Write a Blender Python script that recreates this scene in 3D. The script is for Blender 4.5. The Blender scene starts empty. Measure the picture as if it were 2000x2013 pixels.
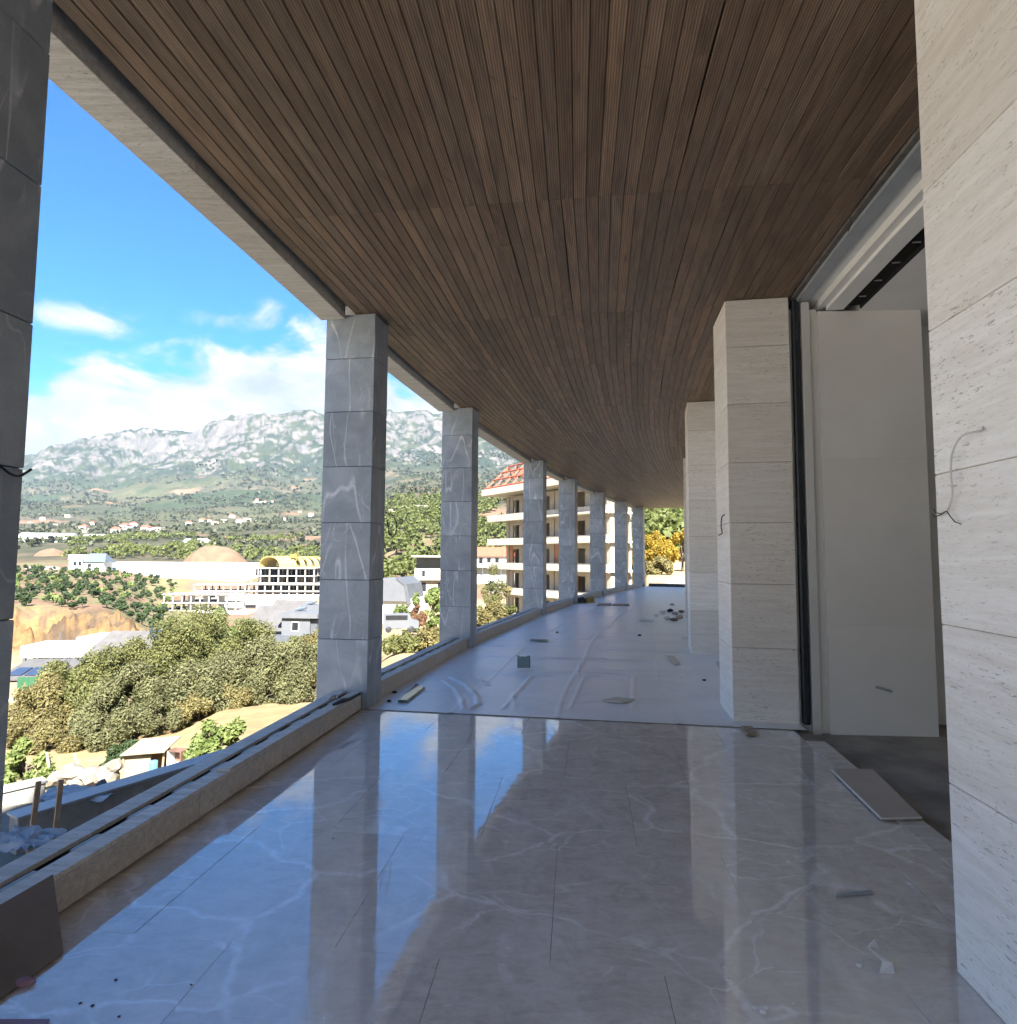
import bpy, bmesh, math, random
import numpy as np
from mathutils import Matrix, Vector

random.seed(11)
rng = np.random.default_rng(11)
scene = bpy.context.scene
COL = scene.collection
R = math.radians

# ------------------------------------------------------------------ camera
FPX, CAM_H = 1200.0, 1.57                      # focal length in photo pixels (2000 wide), eye height
PITCH, ROLL = math.atan(86 / 1200.0), R(0.34)
cF = np.array([0, math.cos(PITCH), math.sin(PITCH)])
_r0 = np.array([1.0, 0, 0]); _u0 = np.array([0, -math.sin(PITCH), math.cos(PITCH)])
cR = math.cos(ROLL) * _r0 + math.sin(ROLL) * _u0
cU = -math.sin(ROLL) * _r0 + math.cos(ROLL) * _u0
cC = np.array([0, 0, CAM_H])
cam_data = bpy.data.cameras.new('camera')
cam = bpy.data.objects.new('camera', cam_data); COL.objects.link(cam)
cam_data.sensor_fit = 'HORIZONTAL'; cam_data.sensor_width = 36.0
cam_data.lens = 36.0 * FPX / 2000.0
cam_data.clip_start = 0.05; cam_data.clip_end = 20000
M = Matrix.Identity(4)
for i in range(3):
    M[i][0] = cR[i]; M[i][1] = cU[i]; M[i][2] = -cF[i]; M[i][3] = cC[i]
cam.matrix_world = M
scene.camera = cam

def ray(x, y): return cF + (x - 1000) / FPX * cR - (y - 1006.5) / FPX * cU
def on_z(x, y, z=0.0):                         # survey helper: photo pixel -> point on the level z
    r = ray(x, y); return cC + r * ((z - CAM_H) / r[2])
def at_y(x, y, Y):                             # survey helper: photo pixel -> point at depth Y
    r = ray(x, y); return cC + r * (Y / r[1])

# ------------------------------------------------------------------ light
SUN_EL, SUN_AZ = R(43), R(165)                 # azimuth clockwise from +Y (view direction)
EXPOSURE = 3.0
HAZE = 0.00005
scene.view_settings.view_transform = 'Standard'
scene.view_settings.look = 'None'
scene.view_settings.exposure = EXPOSURE
scene.view_settings.gamma = 1.0
scene.view_settings.use_curve_mapping = False
sun_data = bpy.data.lights.new('sun', 'SUN'); sun_data.energy = 3.9; sun_data.angle = R(0.53)
sun_data.color = (1.0, 0.95, 0.87)
sun = bpy.data.objects.new('sun', sun_data); COL.objects.link(sun)
to_sun = Vector((math.sin(SUN_AZ) * math.cos(SUN_EL), math.cos(SUN_AZ) * math.cos(SUN_EL), math.sin(SUN_EL)))
sun.rotation_euler = (-to_sun).to_track_quat('-Z', 'Y').to_euler()
sun.location = to_sun * 60

world = bpy.data.worlds.new('World'); scene.world = world; world.use_nodes = True

class NT:
    """small helper to write node trees"""
    def __init__(s, tree): s.t = tree; s.n = tree.nodes; s.l = tree.links
    def node(s, typ, ins=None, **props):
        n = s.n.new(typ)
        for k, v in props.items(): setattr(n, k, v)
        for k, v in (ins or {}).items(): s.put(n.inputs[k], v)
        return n
    def put(s, sock, v):
        if isinstance(v, bpy.types.NodeSocket): s.l.new(v, sock)
        elif isinstance(v, bpy.types.Node): s.l.new(v.outputs[0], sock)
        else: sock.default_value = v
    def math(s, op, a, b=0.0, c=0.0, clamp=False):
        n = s.n.new('ShaderNodeMath'); n.operation = op; n.use_clamp = clamp
        s.put(n.inputs[0], a); s.put(n.inputs[1], b); s.put(n.inputs[2], c); return n.outputs[0]
    def ramp(s, fac, lo, hi, a=0.0, b=1.0, smooth=True):
        n = s.n.new('ShaderNodeMapRange'); n.interpolation_type = 'SMOOTHSTEP' if smooth else 'LINEAR'
        s.put(n.inputs[0], fac); s.put(n.inputs[1], lo); s.put(n.inputs[2], hi); s.put(n.inputs[3], a); s.put(n.inputs[4], b)
        return n.outputs[0]
    def mix(s, fac, a, b, mode='MIX'):
        n = s.n.new('ShaderNodeMix'); n.data_type = 'RGBA'; n.blend_type = mode
        s.put(n.inputs[0], fac); s.put(n.inputs[6], a if not isinstance(a, tuple) else rgba(a)); s.put(n.inputs[7], b if not isinstance(b, tuple) else rgba(b))
        return n.outputs[2]
    def noise(s, vec, scale, detail=4.0, rough=0.55, dist=0.0, dims='3D'):
        n = s.node('ShaderNodeTexNoise', noise_dimensions=dims)
        if vec is not None: s.put(n.inputs['Vector'], vec)
        n.inputs['Scale'].default_value = scale; n.inputs['Detail'].default_value = detail
        n.inputs['Roughness'].default_value = rough; n.inputs['Distortion'].default_value = dist
        return n.outputs[0]
    def mapping(s, vec, scale=(1, 1, 1), rot=(0, 0, 0), loc=(0, 0, 0)):
        n = s.n.new('ShaderNodeMapping'); s.put(n.inputs[0], vec)
        n.inputs[1].default_value = loc; n.inputs[2].default_value = rot; n.inputs[3].default_value = scale
        return n.outputs[0]
def rgba(c): return (c[0], c[1], c[2], 1.0)

def build_world():
    w = NT(world.node_tree); w.n.clear()
    out = w.node('ShaderNodeOutputWorld')
    sky = w.node('ShaderNodeTexSky', sky_type='NISHITA', sun_disc=False)
    sky.sun_elevation = SUN_EL; sky.sun_rotation = SUN_AZ
    sky.air_density = 1.0; sky.dust_density = 0.1; sky.ozone_density = 5.0; sky.altitude = 200
    g = w.node('ShaderNodeTexCoord').outputs['Generated']
    sep = w.node('ShaderNodeSeparateXYZ', {0: g})
    x, y, z = sep.outputs
    az = w.math('ARCTAN2', x, y)
    hr = w.math('SQRT', w.math('ADD', w.math('MULTIPLY', x, x), w.math('MULTIPLY', y, y)))
    el = w.math('DIVIDE', z, w.math('MAXIMUM', hr, 0.001))
    big = w.noise(w.mapping(g, (1, 1, 1.9), loc=(3.1, 0.4, 0)), 7.0, 8, 0.56, 0.35)
    fine = w.noise(w.mapping(g, (1, 1, 1.5), loc=(0.1, 2.4, 7)), 13.0, 9, 0.6, 0.5)
    # bank of cloud lying on the mountains, its top a little uneven
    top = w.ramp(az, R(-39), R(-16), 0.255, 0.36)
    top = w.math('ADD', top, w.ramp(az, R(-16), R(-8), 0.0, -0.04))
    top = w.math('ADD', top, w.ramp(w.math('ABSOLUTE', w.math('SUBTRACT', az, R(-20))), R(34), R(75), 0.0, 0.22))  # bank top raised out of view, added to brighten the gallery
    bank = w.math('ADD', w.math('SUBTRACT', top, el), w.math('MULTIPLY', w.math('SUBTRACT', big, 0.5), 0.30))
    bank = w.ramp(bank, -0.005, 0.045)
    # fair-weather puffs
    def puff(a0, e0, sa, se, gain):
        da = w.math('DIVIDE', w.math('SUBTRACT', az, R(a0)), sa); de = w.math('DIVIDE', w.math('SUBTRACT', el, e0), se)
        d2 = w.math('ADD', w.math('MULTIPLY', da, da), w.math('MULTIPLY', de, de))
        return w.math('MULTIPLY', w.math('EXPONENT', w.math('MULTIPLY', d2, -1.0)), gain)
    pf = w.math('ADD', puff(-35.5, 0.318, 0.085, 0.030, 0.62), puff(-25.5, 0.352, 0.07, 0.024, 0.5))
    pf = w.math('ADD', pf, puff(-21.5, 0.385, 0.035, 0.035, 0.42))
    far = w.ramp(w.noise(w.mapping(g, (1, 1, 2.2), loc=(9, 9, 2)), 2.6, 3, 0.5), 0.56, 0.75, 0.0, 0.35)
    far = w.math('MULTIPLY', far, w.math('MULTIPLY', w.ramp(el, 0.25, 0.4), w.ramp(w.math('ABSOLUTE', w.math('SUBTRACT', az, R(-20))), R(28), R(50))))
    pf = w.math('ADD', pf, far)
    puffs = w.ramp(w.math('ADD', pf, w.math('MULTIPLY', w.math('SUBTRACT', fine, 0.5), 1.0)), 0.26, 0.66, 0.0, 0.85)
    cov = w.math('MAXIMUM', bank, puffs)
    shade = w.ramp(w.math('ADD', w.math('MULTIPLY', w.math('SUBTRACT', big, 0.5), 1.3), w.math('MULTIPLY', w.math('SUBTRACT', fine, 0.5), 0.9)), -0.32, 0.32)
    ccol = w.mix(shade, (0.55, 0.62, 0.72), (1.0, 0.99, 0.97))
    tint = w.mix(1.0, sky.outputs[0], (0.165, 0.54, 0.80), 'MULTIPLY')       # clear deep-blue mountain air
    b1 = w.node('ShaderNodeBackground', {0: tint, 1: 0.05})
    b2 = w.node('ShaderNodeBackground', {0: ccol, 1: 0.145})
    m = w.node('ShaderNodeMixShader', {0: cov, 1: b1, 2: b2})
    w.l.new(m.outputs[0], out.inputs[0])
build_world()

cy = scene.cycles
cy.use_denoising = True
try: cy.denoiser = 'OPENIMAGEDENOISE'
except Exception: pass
cy.use_adaptive_sampling = True; cy.adaptive_threshold = 0.02
cy.max_bounces = 8; cy.diffuse_bounces = 6; cy.glossy_bounces = 3; cy.transmission_bounces = 4
cy.transparent_max_bounces = 8; cy.volume_bounces = 0
cy.caustics_reflective = False; cy.caustics_refractive = False
cy.sample_clamp_indirect = 6.0

# ------------------------------------------------------------------ materials
MATS = {}
def new_mat(name):
    m = bpy.data.materials.new(name); m.use_nodes = True
    t = NT(m.node_tree); b = t.n['Principled BSDF']; MATS[name] = m
    return m, t, b
def coords(t, spread=7.0):
    """object coordinates shifted by a random amount for each object"""
    tc = t.node('ShaderNodeTexCoord').outputs['Object']
    rnd = t.node('ShaderNodeObjectInfo').outputs['Random']
    off = t.node('ShaderNodeCombineXYZ', {0: t.math('MULTIPLY', rnd, spread), 1: t.math('MULTIPLY', rnd, spread * 1.7), 2: t.math('MULTIPLY', rnd, spread * 2.3)})
    return t.node('ShaderNodeVectorMath', {0: tc, 1: off}, operation='ADD').outputs[0], rnd
def bump(t, b, h, strength=0.3, dist=0.01):
    n = t.node('ShaderNodeBump', {'Height': h, 'Strength': strength, 'Distance': dist}); t.l.new(n.outputs[0], b.inputs['Normal'])

def simple(name, c, rough=0.7, var=0.25, scale=6.0, bmp=0.15, c2=None, metal=0.0, spec=0.5):
    m, t, b = new_mat(name)
    v, rnd = coords(t)
    n = t.noise(v, scale, 6, 0.62)
    dark = tuple(k * (1 - var) for k in c) if c2 is None else c2
    col = t.mix(t.ramp(n, 0.3, 0.7), dark, c)
    t.put(b.inputs['Base Color'], col)
    b.inputs['Roughness'].default_value = rough; b.inputs['Metallic'].default_value = metal
    b.inputs['Specular IOR Level'].default_value = spec
    if bmp: bump(t, b, t.noise(v, scale * 7, 5, 0.65), bmp, 0.01)
    return m

def grey_marble():
    m, t, b = new_mat('grey_marble')
    v, rnd = coords(t, 5.0)
    cloud = t.noise(v, 3.2, 6, 0.6, 0.6)
    base = t.mix(t.ramp(cloud, 0.3, 0.72), (0.29, 0.335, 0.375), (0.42, 0.465, 0.505))
    tone = t.ramp(t.math('FRACT', t.math('MULTIPLY', rnd, 13.7)), 0.0, 1.0, 0.82, 1.14, False)
    base = t.mix(1.0, base, t.node('ShaderNodeCombineColor', {0: tone, 1: tone, 2: tone}).outputs[0], 'MULTIPLY')
    def vein(scale, rot, sq, width, loc, dist=0.12):
        w = t.mapping(v, (1, 1, sq), (rot * 0.7, rot, 0.4), loc)
        n = t.noise(w, scale, 1.6, 0.45, dist)
        return t.ramp(t.math('ABSOLUTE', t.math('SUBTRACT', n, 0.5)), 0.0, width, 1.0, 0.0)
    k = t.noise(v, 1.3, 2, 0.5)
    v1 = t.math('MULTIPLY', vein(2.3, 0.62, 0.16, 0.012, (2, 1, 4)), t.ramp(k, 0.40, 0.6))
    v2 = t.math('MULTIPLY', vein(3.0, -0.6, 0.18, 0.011, (7, 3, 1)), t.ramp(k, 0.60, 0.44, 0.0, 0.85))
    v3 = t.math('MULTIPLY', vein(6.0, 0.9, 0.35, 0.014, (1, 8, 2), 0.5), t.ramp(t.noise(v, 2.4, 2, 0.5), 0.46, 0.62, 0, 0.55))
    vv = t.math('MAXIMUM', v1, t.math('MAXIMUM', v2, v3))
    vv = t.math('MULTIPLY', vv, t.ramp(t.noise(v, 22, 4, 0.7), 0.25, 0.65, 0.35, 1.0))
    col = t.mix(t.math('MULTIPLY', vv, 0.85), base, (0.80, 0.82, 0.84))
    grit = t.noise(v, 130, 3, 0.6)
    col = t.mix(t.ramp(grit, 0.35, 0.7, 0.0, 0.16), col, (0.12, 0.125, 0.13))
    t.put(b.inputs['Base Color'], col); b.inputs['Roughness'].default_value = 0.48
    bump(t, b, t.math('ADD', t.noise(v, 60, 4, 0.6), t.math('MULTIPLY', vv, 0.4)), 0.12, 0.004)
    return m

def travertine(name, lo, hi, streak=(1.2, 1.2, 16.0), pit=(24.0, 24.0, 120.0), bmp=0.35):
    m, t, b = new_mat(name)
    v, rnd = coords(t, 9.0)
    s1 = t.noise(t.mapping(v, streak), 1.6, 7, 0.62, 0.25)
    s2 = t.noise(t.mapping(v, tuple(k * 3.2 for k in streak)), 2.2, 6, 0.65, 0.2)
    s = t.math('ADD', t.math('MULTIPLY', s1, 0.6), t.math('MULTIPLY', s2, 0.4))
    col = t.mix(t.ramp(s, 0.36, 0.64), lo, hi)
    tone = t.ramp(t.math('FRACT', t.math('MULTIPLY', rnd, 17.3)), 0.0, 1.0, 0.89, 1.03, False)
    col = t.mix(1.0, col, t.node('ShaderNodeCombineColor', {0: tone, 1: t.math('POWER', tone, 1.2), 2: t.math('POWER', tone, 1.5)}).outputs[0], 'MULTIPLY')
    p = t.noise(t.mapping(v, pit), 1.0, 3, 0.55, 0.9)
    pm = t.math('MULTIPLY', t.ramp(p, 0.605, 0.665), t.ramp(t.noise(v, 2.3, 3, 0.5), 0.35, 0.6, 0.25, 1.0))
    col = t.mix(t.math('MULTIPLY', pm, 0.6), col, tuple(k * 0.30 for k in lo))
    t.put(b.inputs['Base Color'], col); b.inputs['Roughness'].default_value = 0.72
    h = t.math('SUBTRACT', t.math('MULTIPLY', s2, 0.35), pm)
    bump(t, b, h, bmp, 0.008)
    return m

def floor_marble():
    m, t, b = new_mat('floor_marble')
    pos = t.node('ShaderNodeNewGeometry').outputs['Position']
    rnd = t.node('ShaderNodeObjectInfo').outputs['Random']
    off = t.node('ShaderNodeCombineXYZ', {0: 0.0, 1: 0.0, 2: t.math('MULTIPLY', rnd, 0.35)})
    v = t.node('ShaderNodeVectorMath', {0: pos, 1: off}, operation='ADD').outputs[0]
    grain = t.math('ADD', t.math('MULTIPLY', t.noise(t.mapping(v, (2.2, 7, 3)), 2.4, 9, 0.74, 1.4), 0.45), t.math('MULTIPLY', t.noise(v, 7.0, 9, 0.74, 0.9), 0.55))
    cloud = t.noise(v, 1.3, 5, 0.6, 0.5)
    base = t.mix(t.ramp(grain, 0.32, 0.68), (0.47, 0.42, 0.375), (0.74, 0.69, 0.635))
    base = t.mix(t.ramp(cloud, 0.35, 0.7, 0.0, 0.5), base, (0.67, 0.635, 0.595))
    warp = t.node('ShaderNodeTexNoise', {'Vector': v, 'Scale': 1.6, 'Detail': 5.0}).outputs['Color']
    wv_ = t.node('ShaderNodeVectorMath', {0: v, 1: t.node('ShaderNodeVectorMath', {0: warp, 'Scale': 0.55}, operation='SCALE').outputs[0]}, operation='ADD').outputs[0]
    def cracks(scale, sc, rz, width):
        vo = t.node('ShaderNodeTexVoronoi', {'Vector': t.mapping(wv_, sc, (0, 0, rz)), 'Scale': scale}, feature='DISTANCE_TO_EDGE').outputs['Distance']
        return t.ramp(vo, 0.0, width, 1.0, 0.0)
    k = t.noise(v, 0.9, 3, 0.55)
    v1 = t.math('MULTIPLY', cracks(0.95, (0.8, 1.3, 1), 0.35, 0.026), t.ramp(k, 0.34, 0.54))
    v2 = t.math('MULTIPLY', cracks(2.3, (0.8, 1.5, 1), -0.3, 0.028), t.ramp(t.noise(v, 1.7, 3, 0.55), 0.44, 0.60, 0, 0.85))
    vv = t.math('MAXIMUM', v1, v2)
    vv = t.math('MULTIPLY', vv, t.ramp(t.noise(v, 14, 4, 0.7), 0.3, 0.65, 0.3, 1.0))
    col = t.mix(t.math('MULTIPLY', vv, 0.85), base, (0.90, 0.89, 0.87))
    # dried water and dust smears: paler and less glossy
    sm = t.math('MULTIPLY', t.ramp(t.noise(t.mapping(v, (2.6, 0.9, 1), (0, 0, -0.3)), 1.5, 6, 0.68, 0.9), 0.50, 0.68), t.ramp(t.noise(v, 9, 5, 0.7), 0.35, 0.65, 0.2, 1.0))
    dust = t.noise(v, 5.0, 8, 0.72)
    dm = t.math('ADD', t.math('MULTIPLY', sm, 0.5), t.ramp(dust, 0.42, 0.75, 0.0, 0.25))
    col = t.mix(dm, col, (0.82, 0.81, 0.79))
    t.put(b.inputs['Base Color'], col)
    t.put(b.inputs['Roughness'], t.math('ADD', t.math('ADD', 0.02, t.math('MULTIPLY', sm, 0.25)), t.ramp(dust, 0.45, 0.8, 0.0, 0.10)))
    b.inputs['IOR'].default_value = 2.25
    bump(t, b, t.noise(t.mapping(v, (1, 2.2, 1)), 5.5, 3, 0.5), 0.045, 0.01)
    return m

def wood():
    m, t, b = new_mat('ceiling_wood')
    bc = t.node('ShaderNodeAttribute', attribute_name='bc').outputs['Vector']
    ra = t.node('ShaderNodeAttribute', attribute_name='rnd').outputs['Fac']
    ro = t.node('ShaderNodeObjectInfo').outputs['Random']
    rnd = t.math('FRACT', t.math('ADD', ra, ro))
    off = t.node('ShaderNodeCombineXYZ', {0: t.math('MULTIPLY', rnd, 31.0), 1: t.math('MULTIPLY', rnd, 57.0), 2: 0.0})
    v = t.node('ShaderNodeVectorMath', {0: bc, 1: off}, operation='ADD').outputs[0]
    g1 = t.noise(t.mapping(v, (30, 0.8, 1)), 3.0, 6, 0.65, 0.3)
    g2 = t.noise(t.mapping(v, (9, 1.1, 1)), 2.0, 4, 0.6, 0.6)
    base = t.mix(t.ramp(g2, 0.3, 0.7), (0.115, 0.074, 0.048), (0.245, 0.168, 0.114))
    base = t.mix(t.ramp(g1, 0.35, 0.7, 0.0, 0.55), base, (0.31, 0.225, 0.160))
    tone = t.math('FRACT', t.math('MULTIPLY', rnd, 7.31))
    tint = t.mix(t.math('FRACT', t.math('MULTIPLY', rnd, 3.77)), (1.00, 0.91, 0.80), (0.90, 0.90, 0.88))
    base = t.mix(1.0, base, tint, 'MULTIPLY')
    br = t.ramp(tone, 0.0, 1.0, 0.74, 1.30, False)
    base = t.mix(1.0, base, t.node('ShaderNodeCombineColor', {0: br, 1: br, 2: br}).outputs[0], 'MULTIPLY')
    # knots
    kn = t.ramp(t.noise(t.mapping(v, (7, 5, 1)), 1.6, 3, 0.5, 1.0), 0.70, 0.78)
    base = t.mix(t.math('MULTIPLY', kn, 0.5), base, (0.06, 0.035, 0.025))
    sx = t.node('ShaderNodeSeparateXYZ', {0: bc}).outputs[0]
    reed = t.math('SINE', t.math('MULTIPLY', sx, 2 * math.pi / 0.0145))
    base = t.mix(t.ramp(reed, 0.2, -0.9, 0.0, 0.62), base, (0.045, 0.028, 0.019))  # shade in the reed grooves put into the colour
    t.put(b.inputs['Base Color'], base); b.inputs['Roughness'].default_value = 0.55
    bump(t, b, t.math('ADD', t.math('MULTIPLY', reed, 0.5), t.math('MULTIPLY', g1, 0.6)), 0.5, 0.002)
    return m

def sheet_mat():
    m, t, b = new_mat('protective_film')
    pos = t.node('ShaderNodeNewGeometry').outputs['Position']
    n1 = t.noise(pos, 1.4, 7, 0.66, 0.4); n2 = t.noise(t.mapping(pos, (1, 3.5, 1)), 3.0, 6, 0.65)
    col = t.mix(t.ramp(n1, 0.3, 0.7), (0.70, 0.72, 0.735), (0.79, 0.805, 0.82))
    col = t.mix(t.ramp(n2, 0.5, 0.72, 0.0, 0.2), col, (0.58, 0.60, 0.65))
    spots = t.ramp(t.noise(pos, 24, 4, 0.6), 0.66, 0.74)
    col = t.mix(t.math('MULTIPLY', spots, 0.5), col, (0.85, 0.85, 0.85))
    t.put(b.inputs['Base Color'], col)
    t.put(b.inputs['Roughness'], t.ramp(n1, 0.3, 0.7, 0.30, 0.38))
    bump(t, b, t.math('ADD', t.noise(t.mapping(pos, (1, 2.5, 1)), 6.0, 5, 0.6), t.math('MULTIPLY', t.noise(pos, 40, 3, 0.6), 0.25)), 0.12, 0.02)
    return m

def leaf(name, c1, c2, trans=0.35):
    m, t, b = new_mat(name)
    ri = t.node('ShaderNodeNewGeometry').outputs['Random Per Island']
    ro = t.node('ShaderNodeObjectInfo').outputs['Random']
    pos = t.node('ShaderNodeNewGeometry').outputs['Position']
    cl = t.noise(pos, 1.3, 3, 0.6)
    mixf = t.math('ADD', t.math('MULTIPLY', t.ramp(cl, 0.32, 0.68), 0.65), t.math('MULTIPLY', ri, 0.35))
    col = t.mix(mixf, c1, c2)
    col = t.mix(t.math('MULTIPLY', ro, 0.22), col, tuple(k * 0.6 for k in c1))
    b.inputs['Roughness'].default_value = 0.6; b.inputs['Specular IOR Level'].default_value = 0.25
    t.put(b.inputs['Base Color'], col)
    tr = t.node('ShaderNodeBsdfTranslucent', {0: col})
    mx = t.node('ShaderNodeMixShader', {0: trans, 1: b.outputs[0], 2: tr.outputs[0]})
    t.l.new(mx.outputs[0], t.n['Material Output'].inputs[0])
    return m

def ground_mat():
    m, t, b = new_mat('terrain')
    a = t.node('ShaderNodeAttribute', attribute_name='zone').outputs['Color']
    pos = t.node('ShaderNodeNewGeometry').outputs['Position']
    n1 = t.noise(pos, 0.9, 8, 0.7); n2 = t.noise(pos, 0.06, 8, 0.68); n3 = t.noise(pos, 0.012, 9, 0.66)
    s = t.math('ADD', t.math('MULTIPLY', n1, 0.35), t.math('ADD', t.math('MULTIPLY', n2, 0.3), t.math('MULTIPLY', n3, 0.35)))
    k = t.ramp(s, 0.36, 0.64, 0.62, 1.34)
    col = t.mix(1.0, a, t.node('ShaderNodeCombineColor', {0: k, 1: k, 2: k}).outputs[0], 'MULTIPLY')
    t.put(b.inputs['Base Color'], col); b.inputs['Roughness'].default_value = 0.95
    b.inputs['Specular IOR Level'].default_value = 0.15
    bump(t, b, n1, 0.4, 0.12)
    return m

grey_marble()
travertine('travertine_pale', (0.78, 0.755, 0.715), (0.90, 0.89, 0.87))
travertine('travertine_long', (0.50, 0.46, 0.40), (0.68, 0.645, 0.585), (1.2, 16.0, 16.0), (24.0, 110.0, 110.0))
floor_marble(); wood(); sheet_mat(); ground_mat()
simple('dark_gap', (0.010, 0.009, 0.009), 0.9, 0.2, 5, 0)
simple('mortar', (0.16, 0.15, 0.14), 0.95, 0.4, 12, 0.5)
simple('grout', (0.30, 0.27, 0.24), 0.95, 0.3, 12, 0.3)
simple('joint_fill', (0.46, 0.38, 0.31), 0.95, 0.3, 12, 0.3)
simple('concrete', (0.34, 0.33, 0.31), 0.9, 0.35, 3, 0.3)
simple('raw_concrete_floor', (0.36, 0.345, 0.32), 0.92, 0.45, 2.2, 0.5)
simple('white_plaster', (0.86, 0.86, 0.845), 0.85, 0.06, 1.2, 0.05)
simple('white_paint', (0.78, 0.78, 0.76), 0.6, 0.05, 2, 0.03)
simple('jamb_paint', (0.72, 0.73, 0.72), 0.5, 0.08, 3, 0.03)
simple('aluminium', (0.42, 0.46, 0.50), 0.45, 0.15, 3, 0.05, metal=0.3)
simple('black_membrane', (0.022, 0.030, 0.040), 0.5, 0.4, 9, 0.3)
simple('brown_void', (0.060, 0.030, 0.022), 0.9, 0.4, 4, 0.2)
simple('steel', (0.33, 0.34, 0.35), 0.4, 0.3, 20, 0.1, metal=0.7)
simple('dark_stone_slab', (0.21, 0.175, 0.145), 0.55, 0.35, 2.5, 0.1)
simple('gypsum_board', (0.50, 0.44, 0.375), 0.85, 0.1, 4, 0.05)
simple('gypsum_edge', (0.74, 0.74, 0.72), 0.8, 0.05, 4, 0.0)
simple('paper_white', (0.72, 0.72, 0.70), 0.8, 0.08, 8, 0.0)
simple('grey_strip', (0.40, 0.43, 0.43), 0.6, 0.15, 12, 0.0)
simple('cable_white', (0.58, 0.58, 0.56), 0.5, 0.1, 5, 0.0)
simple('cable_black', (0.018, 0.018, 0.02), 0.5, 0.1, 5, 0.0)
simple('timber', (0.36, 0.25, 0.16), 0.8, 0.4, 7, 0.2)
simple('timber_pale', (0.44, 0.36, 0.26), 0.8, 0.3, 7, 0.2)
simple('tile_cream', (0.55, 0.52, 0.46), 0.5, 0.1, 7, 0.0)
simple('pink_tape', (0.30, 0.17, 0.21), 0.5, 0.1, 7, 0.0)
simple('film_white', (0.36, 0.37, 0.38), 0.45, 0.15, 3, 0.6)
simple('tarp', (0.24, 0.205, 0.15), 0.85, 0.2, 2, 0.4)
simple('blue_plastic', (0.10, 0.30, 0.45), 0.4, 0.2, 3, 0.0)
simple('rust_brown', (0.16, 0.085, 0.06), 0.8, 0.4, 4, 0.2)
simple('stone_rubble', (0.20, 0.18, 0.145), 0.9, 0.35, 3, 0.5)
simple('orange_plastic', (0.55, 0.16, 0.04), 0.5, 0.2, 3, 0.0)
simple('house_white', (0.62, 0.615, 0.60), 0.85, 0.08, 0.5, 0.05)
simple('house_cream', (0.34, 0.295, 0.23), 0.88, 0.15, 0.6, 0.1)
simple('house_block', (0.36, 0.325, 0.275), 0.9, 0.15, 0.5, 0.1)
simple('slab_edge', (0.44, 0.41, 0.355), 0.88, 0.10, 0.8, 0.05)
simple('frame_concrete', (0.32, 0.305, 0.28), 0.9, 0.2, 0.8, 0.1)
simple('brick_infill', (0.42, 0.21, 0.12), 0.9, 0.25, 2.5, 0.2)
simple('roof_grey', (0.085, 0.082, 0.082), 0.8, 0.25, 1.0, 0.2)
simple('wall_grey', (0.105, 0.112, 0.125), 0.8, 0.12, 1.0, 0.05)
simple('wall_dark', (0.075, 0.085, 0.10), 0.7, 0.2, 1.0, 0.05)
simple('roof_red', (0.36, 0.09, 0.05), 0.8, 0.3, 1.5, 0.3)
simple('roof_blue', (0.085, 0.11, 0.14), 0.6, 0.15, 1.0, 0.1)
simple('vault_yellow', (0.42, 0.32, 0.10), 0.7, 0.12, 0.6, 0.05)
simple('window_dark', (0.018, 0.020, 0.024), 0.25, 0.3, 2, 0.0)
simple('greenhouse_film', (0.55, 0.56, 0.57), 0.5, 0.06, 0.2, 0.0)
simple('green_metal', (0.02, 0.085, 0.04), 0.55, 0.2, 2, 0.0)
simple('solar_panel', (0.03, 0.045, 0.08), 0.2, 0.2, 2, 0.0)
simple('earth_mound', (0.15, 0.095, 0.058), 0.95, 0.35, 0.15, 0.5)
simple('gravel_grey', (0.24, 0.23, 0.215), 0.95, 0.3, 2.0, 0.5)
simple('bark', (0.13, 0.10, 0.075), 0.9, 0.4, 8, 0.4)
leaf('leaf_olive', (0.075, 0.085, 0.028), (0.19, 0.195, 0.072))
leaf('leaf_grey', (0.08, 0.086, 0.038), (0.20, 0.20, 0.098))
leaf('leaf_dry', (0.12, 0.105, 0.04), (0.24, 0.21, 0.088))
leaf('leaf_green', (0.085, 0.125, 0.032), (0.22, 0.265, 0.09))
leaf('leaf_dark', (0.028, 0.05, 0.02), (0.07, 0.10, 0.04))
leaf('leaf_pine', (0.068, 0.088, 0.024), (0.165, 0.185, 0.055))
leaf('leaf_yellow', (0.24, 0.16, 0.02), (0.42, 0.31, 0.045))
leaf('leaf_red', (0.13, 0.06, 0.04), (0.22, 0.13, 0.065))
leaf('leaf_scrub', (0.034, 0.042, 0.022), (0.078, 0.082, 0.042), 0.1)
m, t, b = new_mat('green_glass')
b.inputs['Base Color'].default_value = (0.24, 0.34, 0.34, 1); b.inputs['Roughness'].default_value = 0.06
b.inputs['Transmission Weight'].default_value = 0.25; b.inputs['IOR'].default_value = 1.5
simple('glass_edge', (0.06, 0.15, 0.14), 0.2, 0.1, 5, 0)

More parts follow.
